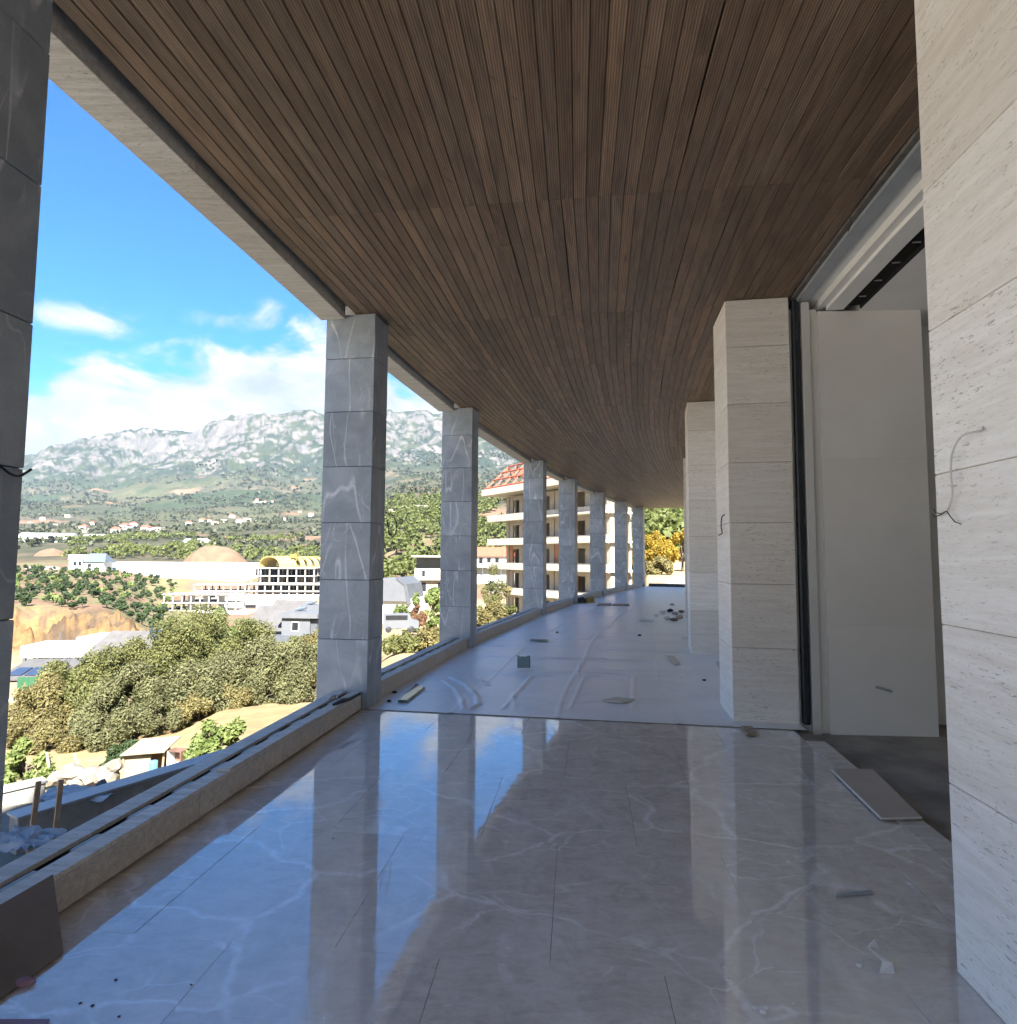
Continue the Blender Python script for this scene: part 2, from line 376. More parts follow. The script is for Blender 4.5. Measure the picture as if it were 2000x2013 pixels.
# ------------------------------------------------------------------ mesh helpers
def link(o, parent=None):
    COL.objects.link(o)
    if parent is not None: o.parent = parent
    return o
def tag(o, label=None, cat=None, group=None, kind=None):
    if label: o['label'] = label
    if cat: o['category'] = cat
    if group: o['group'] = group
    if kind: o['kind'] = kind
    return o
def empty(name, loc=(0, 0, 0), rz=0.0, label=None, cat=None, group=None):
    o = bpy.data.objects.new(name, None); o.empty_display_size = 0.2
    o.location = tuple(float(k) for k in loc); o.rotation_euler = (0, 0, rz)
    link(o); return tag(o, label, cat, group)
def mesh_np(name, verts, faces, mat, smooth=False):
    """faces: (n,k) int array with k = 3 or 4"""
    verts = np.ascontiguousarray(verts, np.float32); faces = np.ascontiguousarray(faces, np.int32)
    me = bpy.data.meshes.new(name); nf, k = faces.shape
    me.vertices.add(len(verts)); me.vertices.foreach_set('co', verts.ravel())
    me.loops.add(nf * k); me.loops.foreach_set('vertex_index', faces.ravel())
    me.polygons.add(nf); me.polygons.foreach_set('loop_start', np.arange(0, nf * k, k, dtype=np.int32))
    if smooth: me.polygons.foreach_set('use_smooth', np.ones(nf, bool))
    me.update(calc_edges=True); me.materials.append(MATS[mat] if isinstance(mat, str) else mat)
    return me
def obj(name, me, parent=None, loc=None, rz=None):
    o = bpy.data.objects.new(name, me); link(o, parent)
    if loc is not None: o.location = tuple(float(k) for k in loc)
    if rz is not None: o.rotation_euler = (0, 0, rz)
    return o

class MB:
    """collects boxes, quads, prisms and tubes into one mesh"""
    def __init__(s): s.v = []; s.f = []
    def add(s, vs, fs):
        k = len(s.v); s.v += [tuple(float(c) for c in p) for p in vs]; s.f += [tuple(i + k for i in f) for f in fs]; return s
    def box(s, x0, x1, y0, y1, z0, z1):
        return s.add([(x0, y0, z0), (x1, y0, z0), (x1, y1, z0), (x0, y1, z0), (x0, y0, z1), (x1, y0, z1), (x1, y1, z1), (x0, y1, z1)],
                     [(0, 3, 2, 1), (4, 5, 6, 7), (0, 1, 5, 4), (1, 2, 6, 5), (2, 3, 7, 6), (3, 0, 4, 7)])
    def hexa(s, p): return s.add(p, [(0, 3, 2, 1), (4, 5, 6, 7), (0, 1, 5, 4), (1, 2, 6, 5), (2, 3, 7, 6), (3, 0, 4, 7)])
    def prism(s, poly, axis, a, b):
        """polygon extruded along axis 'x','y' or 'z' from a to b"""
        n = len(poly)
        def P(q, h): return {'x': (h, q[0], q[1]), 'y': (q[0], h, q[1]), 'z': (q[0], q[1], h)}[axis]
        vs = [P(q, a) for q in poly] + [P(q, b) for q in poly]
        return s.add(vs, [tuple(range(n - 1, -1, -1)), tuple(range(n, 2 * n))] + [(i, (i + 1) % n, n + (i + 1) % n, n + i) for i in range(n)])
    def tube(s, pts, r, seg=6):
        pts = [Vector(p) for p in pts]; n = len(pts); rr = r if isinstance(r, (list, tuple)) else [r] * n
        rings = []
        for i, p in enumerate(pts):
            d = (pts[min(i + 1, n - 1)] - pts[max(i - 1, 0)]).normalized()
            a = d.cross(Vector((0.31, 0.2, 0.93))); a = (a if a.length > 1e-4 else d.cross(Vector((1, 0, 0)))).normalized(); c = d.cross(a)
            rings.append([p + (a * math.cos(2 * math.pi * k / seg) + c * math.sin(2 * math.pi * k / seg)) * rr[i] for k in range(seg)])
        k0 = len(s.v); s.v += [tuple(q) for ring in rings for q in ring]
        for i in range(n - 1):
            for k in range(seg):
                s.f.append((k0 + i * seg + k, k0 + i * seg + (k + 1) % seg, k0 + (i + 1) * seg + (k + 1) % seg, k0 + (i + 1) * seg + k))
        s.f.append(tuple(k0 + k for k in range(seg - 1, -1, -1))); s.f.append(tuple(k0 + (n - 1) * seg + k for k in range(seg)))
        return s
    def mesh(s, name, mat, bevel=0.0, smooth=False):
        me = bpy.data.meshes.new(name); me.from_pydata(s.v, [], s.f); me.materials.append(MATS[mat])
        bm = bmesh.new(); bm.from_mesh(me)
        bmesh.ops.recalc_face_normals(bm, faces=bm.faces)
        if bevel: bmesh.ops.bevel(bm, geom=list(bm.edges), offset=bevel, segments=1, affect='EDGES')
        bm.to_mesh(me); bm.free()
        if smooth: me.polygons.foreach_set('use_smooth', np.ones(len(me.polygons), bool))
        me.update(); return me
    def build(s, name, mat, parent=None, bevel=0.0, smooth=False, loc=None, rz=None):
        return obj(name, s.mesh(name, mat, bevel, smooth), parent, loc, rz)

# value noise for the terrain (vectorised)
def _hash(ix, iy, seed):
    h = (ix.astype(np.int64) * 374761393 + iy.astype(np.int64) * 668265263 + seed * 974711) & 0x7fffffff
    h = ((h ^ (h >> 13)) * 1274126177) & 0x7fffffff
    return ((h ^ (h >> 16)) & 0xffff) / 65535.0
def vnoise(x, y, seed=0):
    ix = np.floor(x); iy = np.floor(y); fx = x - ix; fy = y - iy
    fx = fx * fx * fx * (fx * (fx * 6 - 15) + 10); fy = fy * fy * fy * (fy * (fy * 6 - 15) + 10)
    a = _hash(ix, iy, seed); b = _hash(ix + 1, iy, seed); c = _hash(ix, iy + 1, seed); d = _hash(ix + 1, iy + 1, seed)
    return (a + (b - a) * fx) + ((c + (d - c) * fx) - (a + (b - a) * fx)) * fy
def fbm(x, y, octv=5, seed=0, gain=0.5, ridged=False):
    tot = 0; amp = 1.0; s = 0
    for k in range(octv):
        n = vnoise(x + 17.3 * k, y - 9.1 * k, seed + k)
        if ridged: n = 1 - np.abs(2 * n - 1)
        tot = tot + n * amp; s += amp; amp *= gain; x = x * 2.03; y = y * 2.03
    return tot / s
# ------------------------------------------------------------------ the curved gallery: coordinates along (s) and across (w)
# surveyed inner corners of the outer columns; w = 0 runs through them, w grows towards the house
_nodes = [(-1.925, 2.84), (-1.37, 6.32), (-0.624, 10.47), (0.908, 16.30), (2.16, 20.04), (3.775, 24.23), (5.465, 28.10), (7.05, 31.75)]
_cf = np.polyfit([q[1] for q in _nodes], [q[0] for q in _nodes], 3)
_Y = np.linspace(-14, 40, 1200)
_X = np.polyval(_cf, _Y)
_s0 = np.interp(0, _Y, np.arange(len(_Y)))
_lin = _Y < 2.0                                   # straight continuation behind the camera
_sl = np.polyval(np.polyder(_cf), 2.0)
_X[_lin] = np.polyval(_cf, 2.0) + (_Y[_lin] - 2.0) * _sl
_S = np.concatenate([[0], np.cumsum(np.hypot(np.diff(_X), np.diff(_Y)))])
_S -= np.interp(0, _Y, _S)                         # s = 0 abreast of the camera
_TH = np.arctan2(np.gradient(_X, _S), np.gradient(_Y, _S))
def s_of_y(y): return float(np.interp(y, _Y, _S))
def theta(s): return float(np.interp(s, _S, _TH))
def cp(s, w, z=0.0):
    th = theta(s)
    return np.array([np.interp(s, _S, _X) + w * math.cos(th), np.interp(s, _S, _Y) - w * math.sin(th), z])
def sw(p):
    """nearest (s, w) for a world point"""
    s = s_of_y(p[1])
    for _ in range(6):
        b = cp(s, 0); th = theta(s); d = np.array(p[:2]) - b[:2]
        s += d[0] * math.sin(th) + d[1] * math.cos(th)
    b = cp(s, 0); th = theta(s); d = np.array(p[:2]) - b[:2]
    return s, d[0] * math.cos(th) - d[1] * math.sin(th)

H = 4.14
W_IN, W_DOOR = 3.60, 4.22
S_END = s_of_y(32.6)
COURSES = [0.0, 0.70, 1.31, 1.905, 2.495, 3.08, 3.655, H - 0.004]
COL_Y = [2.02, 6.32, 10.42, 16.25, 20.04, 24.25, 28.15, 31.45]
col_s = [s_of_y(y) for y in COL_Y]
COL_W, COL_D = 0.55, 0.40

def ribbon(mb, s0, s1, w0, w1, z0, z1, step=0.6):
    """solid that follows the curve"""
    n = max(1, int(math.ceil((s1 - s0) / step)))
    ss = np.linspace(s0, s1, n + 1)
    for i in range(n):
        a, b = ss[i], ss[i + 1]
        mb.hexa([cp(a, w0, z0), cp(a, w1, z0), cp(b, w1, z0), cp(b, w0, z0), cp(a, w0, z1), cp(a, w1, z1), cp(b, w1, z1), cp(b, w0, z1)])
    return mb
def strip(mb, s0, s1, w0, w1, z0, z1, step=0.6):
    """like ribbon, but one continuous skin without inner walls"""
    n = max(1, int(math.ceil((s1 - s0) / step))); ss = np.linspace(s0, s1, n + 1); k = len(mb.v)
    for s_ in ss:
        for w_, z_ in ((w0, z0), (w1, z0), (w1, z1), (w0, z1)): mb.v.append(tuple(float(c) for c in cp(s_, w_, z_)))
    for i in range(n):
        for j in range(4):
            mb.f.append((k + i * 4 + j, k + i * 4 + (j + 1) % 4, k + (i + 1) * 4 + (j + 1) % 4, k + (i + 1) * 4 + j))
    mb.f.append((k + 3, k + 2, k + 1, k)); e = k + n * 4; mb.f.append((e, e + 1, e + 2, e + 3))
    return mb

def bay_strip(mb, e0, e1, s0, s1, w0, w1, z0, z1):
    """straight member: lies on the chord of the bay that runs from e0 to e1"""
    def P(s_, w_, z_):
        k = (s_ - e0) / (e1 - e0); a, b = cp(e0, 0), cp(e1, 0); d = (b - a)[:2]; d = d / np.hypot(*d)
        q = a + (b - a) * k; return (q[0] + w_ * d[1], q[1] - w_ * d[0], z_)
    return mb.hexa([P(s0, w0, z0), P(s0, w1, z0), P(s1, w1, z0), P(s1, w0, z0), P(s0, w0, z1), P(s0, w1, z1), P(s1, w1, z1), P(s1, w0, z1)])

# ---- floor
fl = strip(MB(), -9, S_END, -0.52, W_DOOR + 0.03, -0.35, -0.022, 0.8).build('floor', 'grout'); tag(fl, kind='structure')
SHEET_S = s_of_y(6.33)
SL, SWD = 1.02, 0.86
s_a = SHEET_S + 0.4
row = 0
while s_a > -5:
    s_b = s_a - SL
    w = -0.06 - (0.43 if row % 2 else 0.0)
    while w < W_DOOR - 0.16:
        w0, w1 = max(w, -0.06), min(w + SWD, W_DOOR - 0.13)
        if w1 - w0 > 0.05:
            g = 0.0009; sm_, wm_ = (s_a + s_b) / 2, (w0 + w1) / 2
            c = cp(sm_, wm_); th = theta(sm_)
            mb = MB().box(-(w1 - w0) / 2 + g, (w1 - w0) / 2 - g, -SL / 2 + g, SL / 2 - g, -0.02, random.uniform(-0.0004, 0.0004))
            o = mb.build('floor_slab', 'floor_marble', fl, 0.0007, loc=(c[0], c[1], 0), rz=-th)
            o.rotation_euler = (random.uniform(-.0006, .0006), random.uniform(-.0006, .0006), -th)
        w += SWD
    s_a = s_b; row += 1
# threshold strip along the doors
strip(MB(), -5, SHEET_S - 0.35, W_DOOR - 0.127, W_DOOR + 0.028, -0.02, 0.004).build('threshold', 'travertine_long', fl)

# ---- protective film over the far floor, creased
def build_sheet():
    ss = [SHEET_S]
    while ss[-1] < S_END - 0.05: ss.append(ss[-1] + (0.022 if ss[-1] < SHEET_S + 4.2 else 0.022 + 0.006 * (ss[-1] - SHEET_S - 4.2)))
    ss = np.array(ss); ws = np.linspace(-0.055, W_DOOR - 0.02, 190)
    SS, WW = np.meshgrid(ss, ws, indexing='ij')
    Z = np.full(SS.shape, 0.006)
    Z += 0.010 * fbm(SS * 1.1, WW * 1.5, 4, 5) * np.clip((SS - SHEET_S) * 3, 0, 1)
    r = 0.005 * fbm(SS * 2.2 + 0.8 * fbm(SS, WW, 3, 8), WW * 0.7, 3, 21, ridged=True) ** 4
    Z += r
    def crease(pts, width, h):
        nonlocal Z
        P = np.array([sw(on_z(x, y, 0.0)) for x, y in pts])
        for i in range(len(P) - 1):
            a, b = P[i], P[i + 1]; d = b - a; L2 = d @ d
            tt = np.clip(((SS - a[0]) * d[0] + (WW - a[1]) * d[1]) / L2, 0, 1)
            dist2 = (SS - a[0] - tt * d[0]) ** 2 + (WW - a[1] - tt * d[1]) ** 2
            Z = np.maximum(Z, 0.006 + h * np.exp(-dist2 / (width * width)) + 0.002)
    crease([(886, 1334), (917, 1349), (937, 1371), (940, 1388), (926, 1396)], 0.028, 0.030)
    crease([(872, 1340), (895, 1356), (908, 1378), (912, 1396)], 0.026, 0.022)
    crease([(920, 1330), (945, 1340), (960, 1350)], 0.03, 0.018)
    for x0, x1 in ((990, 1045), (1122, 1150), (1246, 1247)):
        crease([(x0, 1396), (x1, 1332)], 0.022, 0.016)
    crease([(1320, 1358), (1400, 1376), (1428, 1386)], 0.05, 0.02); crease([(1300, 1340), (1380, 1352), (1424, 1366)], 0.05, 0.016)
    crease([(1060, 1318), (1140, 1326), (1230, 1334)], 0.03, 0.010); crease([(1080, 1296), (1250, 1304), (1400, 1312)], 0.03, 0.010)
    crease([(1040, 1352), (1110, 1362), (1180, 1364)], 0.025, 0.006)
    for s_ in np.arange(SHEET_S + 2.4, S_END - 1, 1.15):
        d = SS - (s_ + 0.08 * np.sin(WW * 2.1 + s_)); Z += 0.009 * np.exp(-(d / 0.035) ** 2)
    for w_ in (0.9, 1.95, 3.05):
        d = WW - (w_ + 0.03 * np.sin(SS * 1.3 + w_ * 4)); Z += 0.008 * np.exp(-(d / 0.02) ** 2)
    rr_ = np.random.default_rng(4)
    for k in range(26):                            # short sharp creases in the film
        s_, w_, a_, L_k = rr_.uniform(SHEET_S + 0.2, SHEET_S + 7), rr_.uniform(0.1, 3.5), rr_.normal(1.45 if k % 3 else 0.1, 0.18), rr_.uniform(0.4, 1.6)
        ds, dw = SS - s_, WW - w_; u_ = ds * math.cos(a_) + dw * math.sin(a_); v_ = -ds * math.sin(a_) + dw * math.cos(a_)
        Z += rr_.uniform(0.004, 0.010) * np.exp(-(v_ / 0.022) ** 2) * np.clip(1 - (u_ / L_k) ** 2, 0, 1)
    V = np.zeros(SS.shape + (3,))
    th = np.interp(SS, _S, _TH)
    V[..., 0] = np.interp(SS, _S, _X) + WW * np.cos(th); V[..., 1] = np.interp(SS, _S, _Y) - WW * np.sin(th); V[..., 2] = Z
    a, b = SS.shape
    idx = np.arange(a * b).reshape(a, b)
    F = np.stack([idx[:-1, :-1], idx[:-1, 1:], idx[1:, 1:], idx[1:, :-1]], -1).reshape(-1, 4)
    o = obj('protective_sheet', mesh_np('protective_sheet', V.reshape(-1, 3), F, 'protective_film', True))
    tag(o, 'creased pale plastic sheet covering the floor of the far part of the gallery', 'plastic sheet')
build_sheet()
kb = strip(MB(), S_END - 0.35, S_END, 0.05, W_DOOR, 0.0, 0.16).build('end_kerb', 'mortar')
tag(kb, 'dark low kerb across the far end of the gallery floor', 'kerb')

# ---- ceiling of narrow reeded boards
ce = strip(MB(), -9, S_END, -0.235, W_DOOR + 0.01, H + 0.024, H + 0.06, 0.8).build('ceiling', 'dark_gap'); tag(ce, kind='structure')
BW = 0.0885
nb = int((W_DOOR + 0.235) / BW)
wlist = [-0.235 + (i + 0.5) * (W_DOOR + 0.235) / nb for i in range(nb)]
bw = (W_DOOR + 0.235) / nb
seams_y = [-6.2, -4.1, -2.0, 0.1, 2.16, 4.258, 6.372, 8.087, 10.40, 12.5, 14.6, 16.7, 18.8, 20.9, 23.0, 25.1, 27.2, 29.3, 31.4, 33.0]
seams = []
for y in seams_y:                                  # seam survey is along the middle of the gallery
    s_ = s_of_y(y)
    for _ in range(4): s_ += y - cp(s_, 1.9)[1]
    seams.append(min(s_, S_END))
def board_mesh():
    me = bpy.data.meshes.new('ceiling_board')
    hw, e = bw / 2 - 0.0014, 0.003
    prof = [(-hw, 0.0), (-hw, 0.016), (hw, 0.016), (hw, 0.0), (hw - e, -0.004), (-hw + e, -0.004)]
    vs = [(x, y, z) for y in (-0.5, 0.5) for x, z in prof]
    n = 6
    fs = [tuple(range(n)), tuple(range(2 * n - 1, n - 1, -1))] + [(i + n, i + n + (1 if i < n - 1 else 1 - n), i + (1 if i < n - 1 else 1 - n), i) for i in range(n)]
    me.from_pydata(vs, [], fs); me.materials.append(MATS['ceiling_wood'])
    bm = bmesh.new(); bm.from_mesh(me); bmesh.ops.recalc_face_normals(bm, faces=bm.faces); bm.to_mesh(me); bm.free()
    return me
bme = board_mesh()
bco = np.array([v.co[:] for v in bme.vertices])
a_ = bme.attributes.new('bc', 'FLOAT_VECTOR', 'POINT'); a_.data.foreach_set('vector', (bco * np.array([1, 2.1, 1])).astype(np.float32).ravel())
a_ = bme.attributes.new('rnd', 'FLOAT', 'POINT'); a_.data.foreach_set('value', np.zeros(len(bco), np.float32))
bfaces = [tuple(p.vertices) for p in bme.polygons]
rest_v, rest_f, rest_bc, rest_r = [], [], [], []
first_row = next(i for i, y in enumerate(seams_y) if y > 2.1)   # rows seen nearest to the camera become single boards
n_single = 0
for i in range(len(seams) - 1):
    a, b = seams[i], seams[i + 1]
    for w in wlist:
        cuts = [a, b]
        if random.random() < 0.07 and b - a > 1: cuts = [a, random.uniform(a + 0.3, b - 0.3), b]
        for k in range(len(cuts) - 1):
            p, q = cp(cuts[k] + 0.001, w), cp(cuts[k + 1] - 0.001, w)
            L = float(np.hypot(*(q - p)[:2])); th = math.atan2(q[0] - p[0], q[1] - p[1]); c = (p + q) / 2
            dz = random.uniform(-0.0012, 0.0012)
            if first_row <= i and n_single < 298:
                o = obj('ceiling_board', bme, ce, (c[0], c[1], H + 0.004 + dz), -th); o.scale = (1, L, 1); n_single += 1
            else:
                k0 = len(rest_v); ct, st = math.cos(-th), math.sin(-th); rr = random.random()
                for v in bco:
                    x, y = v[0], v[1] * L
                    rest_v.append((c[0] + x * ct - y * st, c[1] + x * st + y * ct, H + 0.004 + dz + v[2]))
                    rest_bc.append((v[0], v[1] * L, v[2])); rest_r.append(rr)
                rest_f += [tuple(m_ + k0 for m_ in f) for f in bfaces]
me = bpy.data.meshes.new('far_boards'); me.from_pydata(rest_v, [], rest_f); me.materials.append(MATS['ceiling_wood'])
a_ = me.attributes.new('bc', 'FLOAT_VECTOR', 'POINT'); a_.data.foreach_set('vector', np.array(rest_bc, np.float32).ravel())
a_ = me.attributes.new('rnd', 'FLOAT', 'POINT'); a_.data.foreach_set('value', np.array(rest_r, np.float32))
tag(obj('ceiling_boards', me, ce), kind='stuff')

# ---- columns along the open side
def clad(name, width, depth, mat, core_mat, loc, th, label, cat, group, courses=COURSES, x_sign=-1, gap=0.0022):
    root = empty(name, loc, -th, label, cat, group)
    x0, x1 = (-width, 0) if x_sign < 0 else (0, width)
    MB().box(x0 + 0.012, x1 - 0.012, 0.012, depth - 0.012, 0, courses[-1] - 0.003).build('core', core_mat, root)
    for i in range(len(courses) - 1):
        z0, z1 = courses[i] + gap, courses[i + 1] - gap
        j = random.uniform(-0.0015, 0.0015)
        h = z1 - z0
        o = MB().box(x0, x1, 0, depth, 0, h).build('stone_block', mat, root, 0.004, loc=(j, j * 0.7, z0))
    return root
col_labels = [
    'dark marble column cut off by the left edge of the picture',
    'tall grey veined marble column, nearest one fully in view on the left',
    'grey veined marble column second in the row, a small glass pane leaning near its foot',
    'grey veined marble column covering the left part of the unfinished apartment block',
    'grey veined marble column, fourth in view, before the middle of the apartment block',
    'grey veined marble column, fifth in view, beside the yellow bag at the kerb',
    'grey veined marble column, last but one in the row',
    'farthest grey marble column at the end of the open gallery']
columns = []
for i, s_ in enumerate(col_s):
    columns.append(clad('marble_column', COL_W, COL_D, 'grey_marble', 'dark_gap', cp(s_, 0), theta(s_), col_labels[i], 'column', 'grey marble columns of the open gallery'))

# ---- travertine pillars of the house side
P_Y = [5.957, 10.0, 15.78]
wall_c = [0.0, 0.70, 1.31, 1.905, 2.495, 3.08, 3.655, H - 0.004]
pil_labels = ['pale travertine pillar standing beside the opening with the white wall',
              'pale travertine pillar second along the house side, half hidden by the nearer one',
              'thin slice of a greyish pillar, farthest visible on the house side']
for i, y in enumerate(P_Y):
    s_ = s_of_y(y)
    for _ in range(5): s_ += y - cp(s_, W_IN)[1]
    clad('travertine_pillar', 0.60, 0.70, 'travertine_pale', 'joint_fill', cp(s_, W_IN), theta(s_), pil_labels[i], 'pillar', 'travertine pillars of the house side', wall_c, 1)
    if i == 0: S_P2 = s_
s_n = s_of_y(2.44)
for _ in range(5): s_n += 2.44 - cp(s_n, W_IN + 0.03)[1]
S_NP = s_n
root = empty('travertine_wall_end', cp(s_n, W_IN + 0.03), -theta(s_n), 'big bright travertine wall end filling the right edge of the picture', 'wall')
MB().box(0.006, 0.60, -4.19, -0.006, 0, H - 0.01).build('core', 'joint_fill', root)
for i in range(7):
    z0, z1 = wall_c[i] + 0.0018, wall_c[i + 1] - 0.0018
    for (ya, yb) in ((-1.9, 0.0), (-4.2, -1.902)):
        MB().box(0, 0.62, 0, yb - ya, 0, z1 - z0).build('stone_block', 'travertine_pale', root, 0.003, loc=(random.uniform(-.001, .001), ya, z0))

# ---- kerbs between the columns, each with a slotted stone cap
def kerb(i, s0, s1, label):
    mid = (s0 + s1) / 2; c = cp(mid, 0)
    root = empty('stone_kerb', (c[0], c[1], 0), 0, label, 'kerb', 'slotted stone kerbs between the columns')
    def put(mb, name, mat, bev=0.0):
        mb.v = [(p[0] - c[0], p[1] - c[1], p[2]) for p in mb.v]
        return mb.build(name, mat, root, bev)
    put(bay_strip(MB(), s0, s1, s0, s1, -0.335, -0.085, -0.25, 0.120), 'core', 'mortar')
    n = max(1, round((s1 - s0) / 1.25)); ss = np.linspace(s0, s1, n + 1)
    for k in range(n):
        a, b = ss[k] + 0.0025, ss[k + 1] - 0.0025
        put(bay_strip(MB(), s0, s1, a, b, -0.082, -0.052, 0.014, 0.160), 'facing_stone', 'travertine_long')
        put(bay_strip(MB(), s0, s1, a, b, -0.158, -0.050, 0.1615, 0.185), 'inner_cap', 'travertine_long', 0.002)
        put(bay_strip(MB(), s0, s1, a, b, -0.345, -0.224, 0.1615, 0.185), 'outer_cap', 'travertine_long', 0.002)
        put(bay_strip(MB(), s0, s1, a, b, -0.345, -0.317, -0.20, 0.160), 'outer_facing', 'travertine_long')
    put(bay_strip(MB(), s0, s1, s0, s1, -0.2235, -0.1585, 0.1205, 0.1225), 'slot_channel', 'dark_gap')
    m_ = int((s1 - s0) / 0.36)
    for k in range(m_ if i < 3 else 0):
        a = s0 + 0.18 + k * 0.36
        put(bay_strip(MB(), s0, s1, a, a + 0.17, -0.200, -0.172, 0.140, 0.176), 'slot_clip', 'grey_strip', 0.004)
    return root
k_labels = ['stone kerb along the bottom left with a loose plank on its cap', 'stone kerb between the first and second full columns, glass pane at its foot',
            'stone kerb between the second and third full columns before the dry shrubs', 'stone kerb before the apartment block, between third and fourth columns',
            'short stone kerb with the yellow bag leaning on it', 'stone kerb between the fifth and sixth columns', 'last short stone kerb at the far end of the gallery']
for i in range(7):
    kerb(i, col_s[i] + COL_D + 0.004, col_s[i + 1] - 0.004, k_labels[i])

# ---- stone lintel beams over the bays, set below the boards
def lintel(i, s0, s1, label):
    c = cp((s0 + s1) / 2, -0.4); e0 = s0 if i else col_s[0] + COL_D
    root = empty('stone_lintel', (c[0], c[1], 4.08), 0, label, 'beam', 'stone lintels above the open bays')
    n = max(1, round((s1 - s0) / 1.35)); ss = np.linspace(s0, s1, n + 1)
    for k in range(n):
        mb = bay_strip(MB(), e0, s1, ss[k] + 0.002, ss[k + 1] - 0.002, -0.60, -0.33, 4.08, 4.42)
        mb.v = [(p[0] - c[0], p[1] - c[1], p[2] - 4.08) for p in mb.v]
        mb.build('lintel_stone', 'travertine_long', root, 0.003)
l_labels = ['long stone lintel running across the blue sky at upper left', 'stone lintel between the first and second full columns against the cloud',
            'stone lintel above the bay with the red-roofed block', 'stone lintel between the third and fourth columns',
            'stone lintel between the fourth and fifth columns', 'stone lintel between the fifth and sixth columns', 'farthest stone lintel, next to the last column']
for i in range(7): lintel(i, col_s[i] + (COL_D if i else -2.0) + 0.003, col_s[i + 1] - 0.003, l_labels[i])
rc = strip(MB(), -9, S_END, -0.60, -0.235, 4.44, 4.47).build('shadow_gap_lid', 'dark_gap', ce)

# ---- mass of the house: storey above, body below, far wall of the gallery's house side
up = MB(); strip(up, -14, 1.5, -0.60, 11.0, 4.475, 13.5, 1.5); strip(up, 1.502, s_of_y(20), -0.60, 11.0, 4.475, 9.2, 1.5); strip(up, s_of_y(20) + 0.002, S_END, -0.60, 11.0, 4.475, 6.4, 1.5)  # unseen; heights stepped to set how far its shadow falls
tag(up.build('unseen_upper_storey', 'house_cream'), kind='structure')
tag(strip(MB(), -14, S_END, -0.5, 11.0, -4.5, -0.36, 1.5).build('foundation', 'concrete'), kind='structure')
tag(strip(MB(), S_P2 + 0.72, S_END, W_DOOR + 0.035, 11.0, -0.35, 4.47, 1.5).build('house_wall', 'white_plaster'), kind='structure')

# ---- room behind the opening
rf = strip(MB(), -6, S_P2 + 0.70, W_DOOR + 0.032, 10.9, -0.30, -0.09, 1.5).build('room_floor', 'raw_concrete_floor'); tag(rf, kind='structure')
rw = MB(); strip(rw, -6, S_P2 + 0.70, 10.5, 10.9, -0.08, 4.3, 1.5)
ribbon(rw, -6.3, -6.01, W_DOOR + 0.6, 10.9, -0.3, 4.3, 1)
tag(rw.build('room_wall', 'white_plaster'), kind='structure')
SLOT0, SLOT1 = W_DOOR + 0.50, W_DOOR + 0.66
rc1 = MB(); strip(rc1, -6, S_P2 + 0.06, W_DOOR + 0.34, SLOT0, 4.0, 4.47, 1.5); strip(rc1, -6, S_P2 + 0.70, SLOT1, 10.5, 4.0, 4.47, 1.5)
rcl = rc1.build('room_ceiling', 'white_plaster'); tag(rcl, kind='structure')
sl = empty('slot_diffuser', cp(4.2, (SLOT0 + SLOT1) / 2, 4.0), 0, 'long black slot diffuser in the white room ceiling', 'ceiling vent')
o0 = sl.location
def rel(mb):
    mb.v = [(p[0] - o0[0], p[1] - o0[1], p[2] - o0[2]) for p in mb.v]; return mb
rel(strip(MB(), -6, S_P2 + 0.055, SLOT0 + 0.001, SLOT1 - 0.001, 4.035, 4.07)).build('slot_back', 'dark_gap', sl)
rel(strip(MB(), -6, S_P2 + 0.055, SLOT1 - 0.012, SLOT1 - 0.0005, 3.998, 4.034)).build('slot_flange', 'dark_gap', sl)
for k in range(9):
    a = S_P2 - 0.22 - k * 0.36
    rel(strip(MB(), a, a + 0.012, SLOT0 + 0.05, SLOT1 - 0.05, 4.015, 4.022)).build('slot_bracket', 'grey_strip', sl)
hd = empty('door_header', cp(4.2, W_DOOR + 0.2, 4.0), 0, 'white and grey profiled header above the wide opening', 'header'); o0 = hd.location
hs0, hs1 = -5, S_P2 + 0.55
rel(strip(MB(), hs0, hs1, W_DOOR + 0.012, W_DOOR + 0.055, 4.115, 4.47)).build('raw_edge', 'mortar', hd)
rel(strip(MB(), hs0, hs1, W_DOOR + 0.056, W_DOOR + 0.165, 4.085, 4.47)).build('metal_soffit', 'aluminium', hd)
rel(strip(MB(), hs0, hs1, W_DOOR + 0.166, W_DOOR + 0.27, 4.105, 4.47)).build('recess_band', 'jamb_paint', hd)
rel(strip(MB(), hs0, hs1, W_DOOR + 0.271, W_DOOR + 0.338, 4.035, 4.47)).build('step_band', 'white_paint', hd)

# wall stub facing the camera inside the opening, with its jamb and a black membrane strip at the pillar
pA, pB = at_y(1634, 1447, 5.87), at_y(1840, 1453, 5.87)
ws_ = empty('partition_wall', (pA[0], 5.87, -0.09), R(-3), 'smooth white partition wall inside the opening, a bracket low on it', 'wall')
for za, zb in ((0.0, 1.018), (1.020, 2.618), (2.620, 4.087)):
    MB().box(0, pB[0] - pA[0], 0, 0.24, za, zb).build('plaster_board', 'white_plaster', ws_)
MB().box(-0.32, -0.0005, 0.035, 0.24, 0, 4.12).build('recess', 'white_plaster', ws_)
MB().box(-0.172, -0.093, -0.03, 0.034, 0, 4.17).build('jamb', 'jamb_paint', ws_, 0.004)
me_ = MB().tube([(0.42, -0.015, 0.45), (0.47, -0.03, 0.44), (0.55, -0.04, 0.415)], 0.012, 6).mesh('bracket', 'grey_strip'); obj('bracket', me_, ws_)
